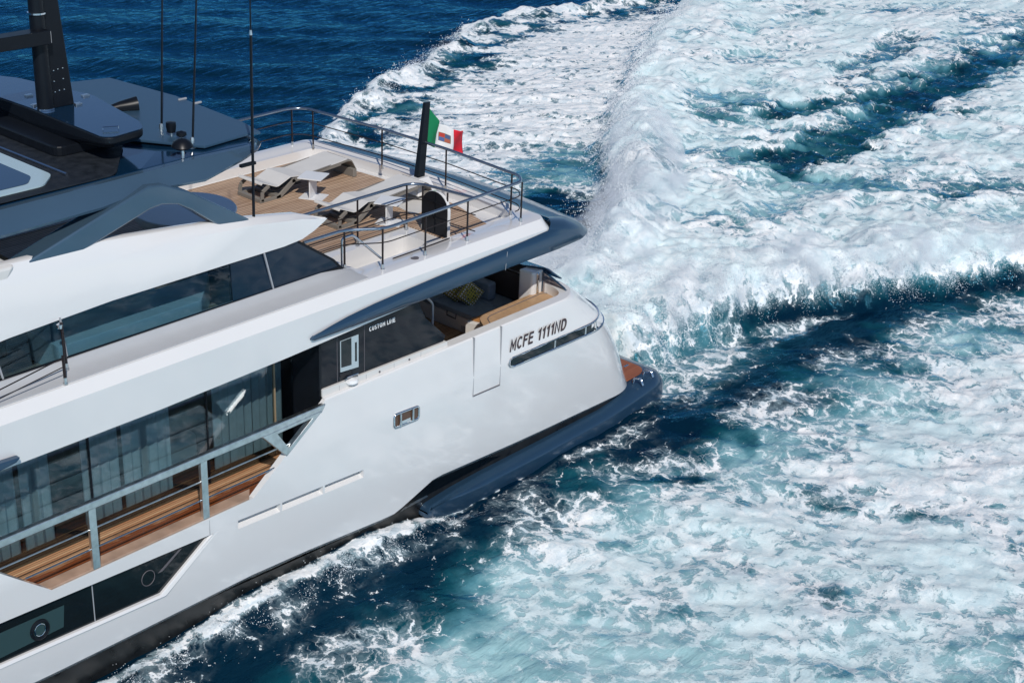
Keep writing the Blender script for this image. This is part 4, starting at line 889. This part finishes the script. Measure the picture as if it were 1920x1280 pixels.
wf0 = W(0, 180, 2, 9.985); wmid = Vector((wp[0].x+(wf0.x-wp[0].x)*(-wp[0].y)/(wf0.y-wp[0].y), 0, 9.985)); wam = Vector((wp[4].x+.12, 0, 9.985))
wg = rpoly([wmid]+wp[:4]+[wam]+[Vector((q.x, -q.y, q.z)) for q in wp[3::-1]], .10)
wb = MB(); nW = len(wg); cxw = sum(p.x for p in wg)/nW
wl = [Vector((p.x+(cxw-p.x)*.10, p.y*.95, 9.50+.26*min(1, abs(p.y)/2.3)**1.3)) for p in wg]; wt = [Vector((p.x, p.y, 9.975)) for p in wg]
wb.loft([wl, [a.lerp(b, .45)*1.0+Vector(((b.x-a.x)*.5, (b.y-a.y)*.5, 0)) for a, b in zip(wl, wt)], wt])
rgm = wb.build('radar_wing', 'black', ht, bevel=.02)
MB().prism([Vector((p.x+.02, p.y*.985, 9.975)) for p in wg], (0, 0, .012)).build('wing_top', 'bluesky', rgm)
MB().prism(rpoly([(-10.0, -1.5, 9.46), (-8.8, -1.5, 9.46), (-8.6, 1.5, 9.46), (-10.0, 1.5, 9.46)], .2), (0, 0, .20)).build('wing_pedestal', 'black', ht, bevel=.03)
ha, hb_ = W(193, 243, 2, 10.0), W(222, 241, 2, 10.0); MB().tube([ha, ha+Vector((0, 0, .045)), hb_+Vector((0, 0, .045)), hb_], .012, 6).build('wing_handle', 'chrome', rgm)
# mast: round spar with a flat tapered fin, one spreader
mp_ = W(86, 205, 2, 9.985); mq_ = W(66, 0, 1, mp_.y); mdir = (mq_-mp_)/(mq_.z-mp_.z); fe = W(136, 190, 1, mp_.y); ft_ = W(106, 0, 1, mp_.y)
mtop = mp_+mdir*4.0
mast = MB().tube([mp_, mtop], .155, 20, r2=.12).build('mast', 'black', ht, smooth=60)
fk = fe-mp_; fdir = (ft_-fe)/(ft_.z-fe.z)
zf0 = 9.985; a0 = mp_+Vector((.08, -.05, 0)); a1 = mtop+Vector((.08, -.05, 0)); b0 = fe+fdir*(zf0-fe.z)+Vector((0, -.05, 0)); b1 = b0+fdir*4.0
fn = MB().prism([a0, b0, b1, a1], (0, .10, 0)).build('mast_fin', 'black', mast, bevel=.015)
for px, py in ((100, 133), (108, 130), (117, 128), (101, 153), (118, 148), (103, 173), (111, 170), (120, 168)):
    c = W(px, py, 1, mp_.y-.05)
    MB().lathe([(0, 0), (.018, 0), (.014, .010), (0, .012)], (0, 0, 0), 8).build('fin_bolt', 'chrome', fn).matrix_local = Matrix.Translation(c) @ Matrix.Rotation(math.pi/2, 4, 'X')
for z in (9.99, 11.75):
    c = mp_+mdir*(z-9.985); MB().tube([c, c+Vector((0, 0, .03))], .166, 20).build('mast_collar', 'chrome', mast, smooth=60)
e1 = W(97, 83, 1, mp_.y-.30); e0 = W(97, 57, 1, mp_.y-.30)
spr = MB().box(e1.x-4.0, e1.x, mp_.y-.30, mp_.y+.02, e1.z, e0.z).build('mast_spreader', 'black', mast, bevel=.01)
MB().prism([(e1.x+.004, mp_.y-.29, e1.z+.02), (e1.x+.004, mp_.y+.0, e1.z+.02), (e1.x+.004, mp_.y+.0, e0.z-.02), (e1.x+.004, mp_.y-.29, e0.z-.02)], (.008, 0, 0)).build('spreader_cap', 'seaml', mast)
# aerials, domes and horn on the hardtop
def aerial(b, tpt, r=.022):
    o = MB().tube([b, Vector(b).lerp(Vector(tpt), .5), tpt], r, 8, r2=r*.55).build('aerial', 'black', Y, smooth=60)
    b = Vector(b)
    MB().lathe([(0, 0), (.075, 0), (.075, .015), (.045, .02), (.04, .16), (.028, .20), (0, .21)], b, 14).build('aerial_base', 'steel', o, smooth=50); return o
b1 = W(303, 251, 2, 9.42); t1 = W(304, 0, 1, b1.y); t1 = b1+(t1-b1)*1.5; aerial(b1, t1)
b2 = W(361, 277, 2, 9.42); t2 = W(368, 0, 1, b2.y); t2 = b2+(t2-b2)*1.5; aerial(b2, t2)
b3 = W(476, 418, 1, -3.28); t3 = W(470, 66, 1, -3.28)
a3 = MB().tube([b3, t3], .028, 8, r2=.024).build('aerial', 'black', Y, smooth=60)
MB().tube([t3, t3+Vector((0, 0, .09))], .03, 8, r2=.018).build('aerial_ferrule', 'steel', a3); MB().tube([t3, t3+(t3-b3)*.45], .016, 6, r2=.008).build('aerial_tip', 'black', a3)
cl = W(475, 306, 1, -3.28); MB().box(cl.x-.30, cl.x+.05, cl.y-.03, cl.y+.05, cl.z-.03, cl.z+.03).build('aerial_clamp', 'black', a3, bevel=.01)
def knob(px, py, prof):
    prof = [(r*1.3, z*1.25) for r, z in prof]
    c = W(px, py, 2, 9.44); o = MB().lathe([(0, 0), (.035, 0), (.03, prof[0][1]), (0, prof[0][1]+.002)], c, 12).build('gps_stem', 'steel', ht, smooth=50)
    MB().lathe(prof, c, 20).build('gps_dome', 'black', o, smooth=60)
knob(322, 261, [(0, .10), (.06, .11), (.075, .20), (.07, .26), (0, .27)])
knob(341, 268, [(0, .08), (.03, .09), (.075, .12), (.07, .165), (0, .19)])
knob(343, 298, [(0, .14), (.10, .15), (.155, .19), (.12, .26), (.05, .30), (0, .31)])
hc = W(238, 214, 2, 9.42)
ho = MB(); ho.tube([hc+Vector((-.34, .14, .13)), hc+Vector((-.12, .05, .15)), hc+Vector((.20, -.08, .17))], .055, 14, r2=.17); hob = ho.build('horn', 'black', ht, smooth=50)
MB().tube([hc+Vector((-.1, .05, .0)), hc+Vector((-.1, .05, .12))], .04, 8).build('horn_foot', 'steel', hob)
for px, py in ((342, 186), (370, 193)):
    c = W(px, py, 2, 9.52); MB().box(c.x-.10, c.x+.10, c.y-.02, c.y+.02, 9.50, 9.54).build('panel_hinge', 'seaml', ht, bevel=.01)
for px, py in ((66, 198), (146, 196), (54, 180), (160, 180)):
    c = W(px, py, 2, 9.99); MB().box(c.x-.07, c.x+.07, c.y-.05, c.y+.05, 9.98, 10.02).build('mast_shoe', 'steel', rgm, bevel=.008)
for y in (-2.2, 0, 2.2):
    MB().box(-21, -10.8 if y else -14.6, y-.006, y+.006, 9.466, 9.474).build('panel_seam', 'seam', ht)

# rails round the aft deck
def stanchion(par, b, t, r=.021):
    o = MB().tube([b, t], r, 8).build('stanchion', 'wire', par, smooth=60); b = Vector(b)
    MB().lathe([(0, -.01), (.045, -.01), (.045, .012), (.034, .02), (.032, .11), (0, .115)], b, 10).build('stanchion_foot', 'steel', par, smooth=40)
    return o
R1 = fillet([(-7.0, 3.80, 7.40), (-.12, 3.86, 7.42), (.24, 3.62, 7.42), (.42, 1.0, 7.43), (.42, -1.15, 7.43), (.22, -3.60, 7.42), (-.02, -3.86, 7.40), (-4.15, -3.86, 7.33), (-4.85, -3.36, 7.33), (-5.9, -3.36, 7.33)], .22, 6)
rail = MB().tube(R1, .034, 10).build('aft_deck_rail', 'bluerail', Y, smooth=60)
for k, z0 in ((.66, 0), (.33, 0)):
    def lower(p):
        zb = 6.42; return Vector((p.x, p.y, zb+(p.z-zb)*k))
    pts = [lower(p) for p in R1]
    if k < .5: pts = [p for p in pts if not (p.x < -3.2 and p.y < 0)]
    MB().tube(pts, .0135, 6).build('rail_wire', 'wire', rail)
for x, y, zt, zb in ((-.02, 3.84, 7.40, 6.44), (.25, 3.35, 7.41, 6.43), (.40, 1.0, 7.42, 6.43), (.41, -1.15, 7.42, 6.43), (.24, -3.36, 7.41, 6.43), (.02, -3.86, 7.38, 6.44), (-1.74, -3.87, 7.36, 6.45), (-3.02, -3.87, 7.34, 6.45), (-4.22, -3.84, 7.33, 6.46), (-4.86, -3.40, 7.33, 6.50), (-3.5, 3.82, 7.4, 6.44)):
    stanchion(rail, (x, y, zb), (x, y, zt))
R2 = fillet([(-6.0, -2.02, 7.26), (-1.70, -2.0, 7.26), (-1.46, -2.25, 7.26), (-1.46, -3.84, 7.34)], .22, 6)
r2o = MB().tube(R2, .034, 10).build('hatch_rail', 'bluerail', Y, smooth=60)
for k in (.66, .33): MB().tube([Vector((p.x, p.y, 6.22+(p.z-6.22)*k)) for p in R2], .0135, 6).build('rail_wire', 'wire', r2o)
for x, y in ((-3.22, -2.02), (-1.72, -2.0), (-1.46, -2.24), (-1.46, -3.0)): stanchion(r2o, (x, y, 6.22), (x, y, 7.25))
# steep stair handrail by the hatch
MB().tube(fillet([(-4.75, -3.2, 6.45), (-4.75, -3.2, 7.08), (-4.45, -3.2, 7.08), (-3.75, -3.3, 6.42)], .08), .026, 8).build('stair_handrail', 'chrome', Y, smooth=60)
# round ended hatch lid standing open
lidp = []
for a in np.linspace(0, math.pi, 13): lidp.append((-1.52, -2.68+.40*math.cos(a), 6.86+.36*math.sin(a)))
lidp += [(-1.52, -3.08, 6.24), (-1.52, -2.28, 6.24)]
lid = MB().prism(lidp, (.08, 0, 0)).build('hatch_lid', 'white', Y)
MB().prism([(-1.535, y*.97-.08, z*.999+.004) for _, y, z in lidp], (.013, 0, 0)).build('lid_lining', 'black', lid)
for z in (6.95, 6.6): MB().box(-1.552, -1.536, -3.05, -2.30, z, z+.035).build('lid_batten', 'black', lid)
MB().box(-1.552, -1.536, -2.70, -2.66, 6.28, 7.18).build('lid_batten', 'black', lid)
# flag pole
pb_ = W(786, 333, 0, .12); ptp = W(800, 192, 0, .12)
ptp = Vector((pb_.x+.55, pb_.y-.0, 0)); q = W(800, 192, 0, pb_.x+.55); ptp = q
ax_ = (ptp-pb_)
fp = MB(); sq = [(-.10, -.045), (.10, -.045), (.12, 0), (.10, .045), (-.10, .045)]
fp.loft([[pb_+Vector((a*1.15, b*1.6, 0)) for a, b in sq], [ptp+Vector((a*.8, b*1.1, 0)) for a, b in sq]])
pole = fp.build('flag_pole', 'black', Y, bevel=.01)
MB().loft([[pb_+Vector((a*3.2, b*6.5, -.34)) for a, b in sq], [pb_+Vector((a*1.7, b*3.6, .03)) for a, b in sq]]).build('pole_foot', 'white', pole, bevel=.02)

# low rail on the forward side deck, left of picture
r3 = MB().tube(fillet([(-20, -3.98, 6.75), (-13, -3.98, 6.75), (-11.72, -3.98, 6.95), (-11.50, -3.62, 7.30)], .05), .013, 6).build('side_deck_rope', 'wire', Y)
st = stanchion(r3, (-11.74, -3.98, 6.47), (-11.74, -3.98, 6.98), .028); stanchion(r3, (-11.50, -3.66, 6.55), (-11.50, -3.62, 7.40), .028)
MB().lathe([(0, -.05), (.05, -.04), (.055, .03), (0, .06)], (-11.52, -3.60, 7.34), 12).build('rail_end_knob', 'chrome', r3, smooth=50)
MB().tube([(-20, -3.98, 6.60), (-13, -3.98, 6.60), (-11.74, -3.98, 6.78), (-11.50, -3.64, 7.0)], .011, 6).build('side_deck_wire', 'wire', r3)
# blue wing tip of the forward side fairing
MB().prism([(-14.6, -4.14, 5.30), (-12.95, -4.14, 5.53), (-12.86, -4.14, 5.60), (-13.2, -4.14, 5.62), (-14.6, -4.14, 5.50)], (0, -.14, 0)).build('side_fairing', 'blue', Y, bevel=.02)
# flybridge bar and stools under the hardtop
MB().box(-13.6, -11.6, -1.9, -1.1, 6.22, 7.9).build('bar_counter', 'dark', Y); 
MB().box(-13.6, -11.3, -2.2, -1.1, 7.9, 7.98).build('bar_top', 'teakor', Y)
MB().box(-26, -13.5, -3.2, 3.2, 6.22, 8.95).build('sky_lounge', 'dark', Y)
MB().prism([(-26, -3.42, 7.5), (-12.75, -3.42, 7.5), (-12.1, -3.42, 8.55), (-26, -3.42, 8.9)], (0, .6, 0)).build('lounge_side', 'white2', Y, bevel=.06)

# ================================================================ LOOSE THINGS ON THE DECKS
def lounger(loc):
    t = empty('sun_lounger', loc)
    # local x runs aft (head at x=0), y across, width .80
    wd = .84
    K = .70
    prof = [(x, z*K) for x, z in [(-.02, .60), (.02, .66), (.42, .42), (.50, .42), (.86, .62), (1.35, .52), (1.45, .53), (2.35, .66), (2.66, .70)]]
    s = MB(); s.loft([[(x, 0, z), (x, wd, z), (x, wd, z+.022), (x, 0, z+.022)] for x, z in prof]); s.build('sling', 'sling', t, bevel=.006)
    f = MB()
    def plate(a, b, y, wz=.042, ty=.045):
        a, b = Vector((a[0], y, a[1]*K)), Vector((b[0], y, b[1]*K)); d = (b-a).normalized(); nrm = Vector((-d.z, 0, d.x))*wz
        f.prism([a-nrm, b-nrm, b+nrm, a+nrm], (0, ty, 0))
    for y in (0, wd-.045):
        plate((.0, .04), (.02, .36), y); plate((.02, .36), (.22, .52), y); plate((.50, .04), (1.0, .50), y, .06); plate((.9, .47), (2.45, .62), y, .05)
        plate((.02, .045), (.52, .045), y, .045)
    f.box(-.06, .05, 0, wd, .0, .09); f.box(.42, .56, 0, wd, .0, .09)
    f.build('frame', 'taupe', t, bevel=.008)
    fl = MB(); ft = fillet([(2.45, 0, .44), (2.66, 0, .462), (2.80, 0, .44), (2.94, 0, .20)], .12, 4)
    fl.loft([[(p.x, 0, p.z-.025), (p.x, wd, p.z-.025), (p.x, wd, p.z+.03), (p.x, 0, p.z+.02)] for p in ft]); fl.box(2.84, 2.96, 0, wd, 0, .21); fl.build('foot_panel', 'taupe', t, bevel=.01)
    MB().box(.45, 1.3, .12, wd-.12, .17, .19).build('undershelf', 'brown', t)
    return t
def copy_tree(o, parent=None):
    c = o.copy(); COL.objects.link(c); c.parent = parent
    for ch in list(o.children): copy_tree(ch, c)
    return c
L1 = lounger((-2.98, 1.45, 6.217)); tag(L1, 'off white sling sun lounger on taupe frame, the farther one nearer the far side rail', 'sun lounger', 'sun loungers on the aft deck')
L2 = copy_tree(L1); L2.location = (-2.85, -1.05, 6.217); L2['label'] = 'off white sling sun lounger on taupe frame, the nearer one beside the hatch rail'
def side_table(loc):
    t = empty('side_table', loc)
    MB().box(-.30, .28, -.29, .29, .50, .53).build('table_top', 'tablew', t, bevel=.006)
    MB().box(-.04, -.01, -.22, .22, .02, .50).build('leg', 'tablew', t)
    MB().box(-.30, .28, -.24, .24, 0, .022).build('base', 'tablew', t, bevel=.004)
    return t
T1 = side_table((-1.82, .98, 6.217)); T1.rotation_euler.z = math.radians(-62); tag(T1, 'small white side table standing between the two sun loungers', 'side table', 'white side tables by the loungers')
T2 = copy_tree(T1); T2.location = (-1.72, -1.48, 6.217); T2['label'] = 'small white side table between the nearer lounger and the hatch rail'
rt = tag(empty('round_table', (-5.85, .50, 6.217)), 'big round white table under the edge of the blue grey hardtop', 'table')
MB().lathe([(0, .42), (.72, .42), (1.0, .56), (1.08, .70), (1.09, .78), (1.07, .80), (0, .80)], (0, 0, 0), 48).build('table_top', 'tablew', rt, smooth=40)
MB().lathe([(0, 0), (.30, 0), (.30, .03), (.06, .05), (.06, .42), (0, .42)], (0, 0, 0), 24).build('pedestal', 'steel', rt, smooth=40)

def flag():
    a = pb_.lerp(ptp, .90)+Vector((.10, -.02, 0)); b = pb_.lerp(ptp, .44)+Vector((.14, -.02, 0))
    nx, ny = 42, 18; v = []; f = []; col = []
    TL, BL = W(806, 204, 1, a.y), W(801, 271, 1, b.y)
    yc = a.y
    tops = [W(*p, 1, yc) for p in ((806, 204), (818, 222), (826, 234), (838, 236), (847, 242), (862, 244), (876, 249))]
    bots = [W(*p, 1, yc) for p in ((801, 271), (810, 275), (818, 278), (830, 281), (842, 283), (856, 288), (871, 292))]
    def samp(L, t):
        k = t*(len(L)-1); i = min(int(k), len(L)-2); return L[i].lerp(L[i+1], k-i)
    for i in range(nx+1):
        s = i/nx
        for j in range(ny+1):
            t = j/ny; p = samp(tops, s).lerp(samp(bots, s), t)
            p = p+Vector((0, (.11*math.sin(s*10.5-2.9+t*1.2)+.03*math.sin(s*21-t*3))*min(1, s*3), .015*math.sin(s*14+t*5)*s))
            v.append(p)
    for i in range(nx):
        for j in range(ny):
            q = i*(ny+1)+j; f.append((q, q+1, q+ny+2, q+ny+1))
    me = bpy.data.meshes.new('ensign_flag'); me.from_pydata([tuple(p) for p in v], [], f)
    uv = me.uv_layers.new(name='UVMap')
    for lp in me.loops:
        i, j = divmod(lp.vertex_index, ny+1); uv.data[lp.index].uv = (i/nx, 1-j/ny)
    me.polygons.foreach_set('use_smooth', [True]*len(me.polygons))
    o = bpy.data.objects.new('ensign_flag', me); COL.objects.link(o)
    sd = o.modifiers.new('cloth', 'SOLIDIFY'); sd.thickness = .006
    mt, n, l, p = newmat('tricolour flag cloth'); p.inputs['Roughness'].default_value = .8
    uvn = n.new('ShaderNodeUVMap'); sp = n.new('ShaderNodeSeparateXYZ'); l.new(uvn.outputs[0], sp.inputs[0])
    cr_ = n.new('ShaderNodeValToRGB'); cr_.color_ramp.interpolation = 'CONSTANT'; e = cr_.color_ramp.elements
    e[0].color = (.0, .20, .075, 1); e[1].position = .345; e[1].color = (.72, .72, .72, 1); k = e.new(.665); k.color = (.72, .012, .03, 1)
    l.new(sp.outputs[0], cr_.inputs[0])
    # the small quartered shield in the white stripe
    def shield(cx, cy, hx, hy, col, base):
        nodes = []
        for axis, c, hh in ((0, cx, hx), (1, cy, hy)):
            d = n.new('ShaderNodeMath'); d.operation = 'SUBTRACT'; l.new(sp.outputs[axis], d.inputs[0]); d.inputs[1].default_value = c
            a_ = n.new('ShaderNodeMath'); a_.operation = 'ABSOLUTE'; l.new(d.outputs[0], a_.inputs[0])
            lt = n.new('ShaderNodeMath'); lt.operation = 'LESS_THAN'; l.new(a_.outputs[0], lt.inputs[0]); lt.inputs[1].default_value = hh; nodes.append(lt)
        mu = n.new('ShaderNodeMath'); mu.operation = 'MULTIPLY'; l.new(nodes[0].outputs[0], mu.inputs[0]); l.new(nodes[1].outputs[0], mu.inputs[1])
        mx = n.new('ShaderNodeMix'); mx.data_type = 'RGBA'; l.new(mu.outputs[0], mx.inputs[0]); l.new(base, mx.inputs[6]); mx.inputs[7].default_value = (*col, 1); return mx.outputs[2]
    c = shield(.505, .50, .085, .17, (.22, .16, .10), cr_.outputs[0])
    c = shield(.47, .575, .038, .075, (.45, .04, .03), c); c = shield(.545, .575, .032, .075, (.06, .10, .22), c)
    c = shield(.47, .42, .038, .07, (.07, .12, .30), c); c = shield(.545, .42, .032, .07, (.40, .10, .06), c)
    l.new(c, p.inputs['Base Color']); me.materials.append(mt)
    return tag(o, 'green white and red flag with a shield, flying from the black stern pole', 'flag')
flag()

def patterned():
    mt, n, l, p = newmat('patterned cushion cloth'); p.inputs['Roughness'].default_value = .9
    tc = n.new('ShaderNodeTexCoord'); mp = n.new('ShaderNodeMapping'); mp.inputs['Scale'].default_value = (15, 15, 15); l.new(tc.outputs['Object'], mp.inputs[0])
    ck = n.new('ShaderNodeTexVoronoi'); ck.inputs['Scale'].default_value = 1.0; ck.inputs['Randomness'].default_value = .15; l.new(mp.outputs[0], ck.inputs['Vector'])
    r = n.new('ShaderNodeValToRGB'); e = r.color_ramp.elements; r.color_ramp.interpolation = 'CONSTANT'
    e[0].color = (.80, .78, .66, 1); e[1].position = .36; e[1].color = (.035, .035, .03, 1); k = e.new(.52); k.color = (.48, .42, .07, 1)
    l.new(ck.outputs['Distance'], r.inputs[0]); l.new(r.outputs[0], p.inputs['Base Color']); return mt
M['pattern'] = patterned()
def pillow(name, loc, size, rot, mat):
    n = 10; v = []; f = []
    for s in (1, -1):
        for i in range(n+1):
            for j in range(n+1):
                a, b = i/n*2-1, j/n*2-1; h = ((1-a**4)*(1-b**4))**.55
                pin = 1-.10*(abs(a*b))**2*0+.0
                v.append((a*size[0]*(1-.06*(1-b*b)), b*size[1]*(1-.06*(1-a*a)), s*size[2]*h))
    N = (n+1)**2
    for i in range(n):
        for j in range(n):
            q = i*(n+1)+j; f.append((q, q+1, q+n+2, q+n+1)); f.append((N+q, N+q+n+1, N+q+n+2, N+q+1))
    me = bpy.data.meshes.new(name); me.from_pydata(v, [], f); bm = bmesh.new(); bm.from_mesh(me); bmesh.ops.remove_doubles(bm, verts=bm.verts, dist=.0005); bmesh.ops.recalc_face_normals(bm, faces=bm.faces); bm.to_mesh(me); bm.free()
    me.polygons.foreach_set('use_smooth', [True]*len(me.polygons)); me.materials.append(M[mat])
    o = bpy.data.objects.new(name, me); COL.objects.link(o); o.location = loc; o.rotation_euler = rot; return o
c0 = W(881, 551, 2, 3.72); c1 = W(857, 546, 2, 3.70)
tag(pillow('throw_pillow', c0, (.28, .28, .10), (math.radians(68), math.radians(40), math.radians(-40)), 'pattern'), 'black, white and olive patterned throw pillow standing on its corner by the bolster', 'pillow', 'patterned pillows on the sunbed')
tag(pillow('throw_pillow', c1, (.26, .26, .09), (math.radians(66), math.radians(35), math.radians(-55)), 'pattern'), 'black, white and olive patterned throw pillow half hidden behind the other one', 'pillow', 'patterned pillows on the sunbed')
bl = W(912, 557, 2, 3.50)
bo = tag(MB().prism(rpoly([(bl.x-.12, bl.y-.20, 3.475), (bl.x+.14, bl.y-.20, 3.475), (bl.x+.14, bl.y+.65, 3.475), (bl.x-.12, bl.y+.65, 3.475)], .07), (0, 0, .46)).build('bolster_cushion', 'bluecush', bevel=.05, smooth=50), 'upright blue grey bolster cushion on the sunbed', 'cushion')
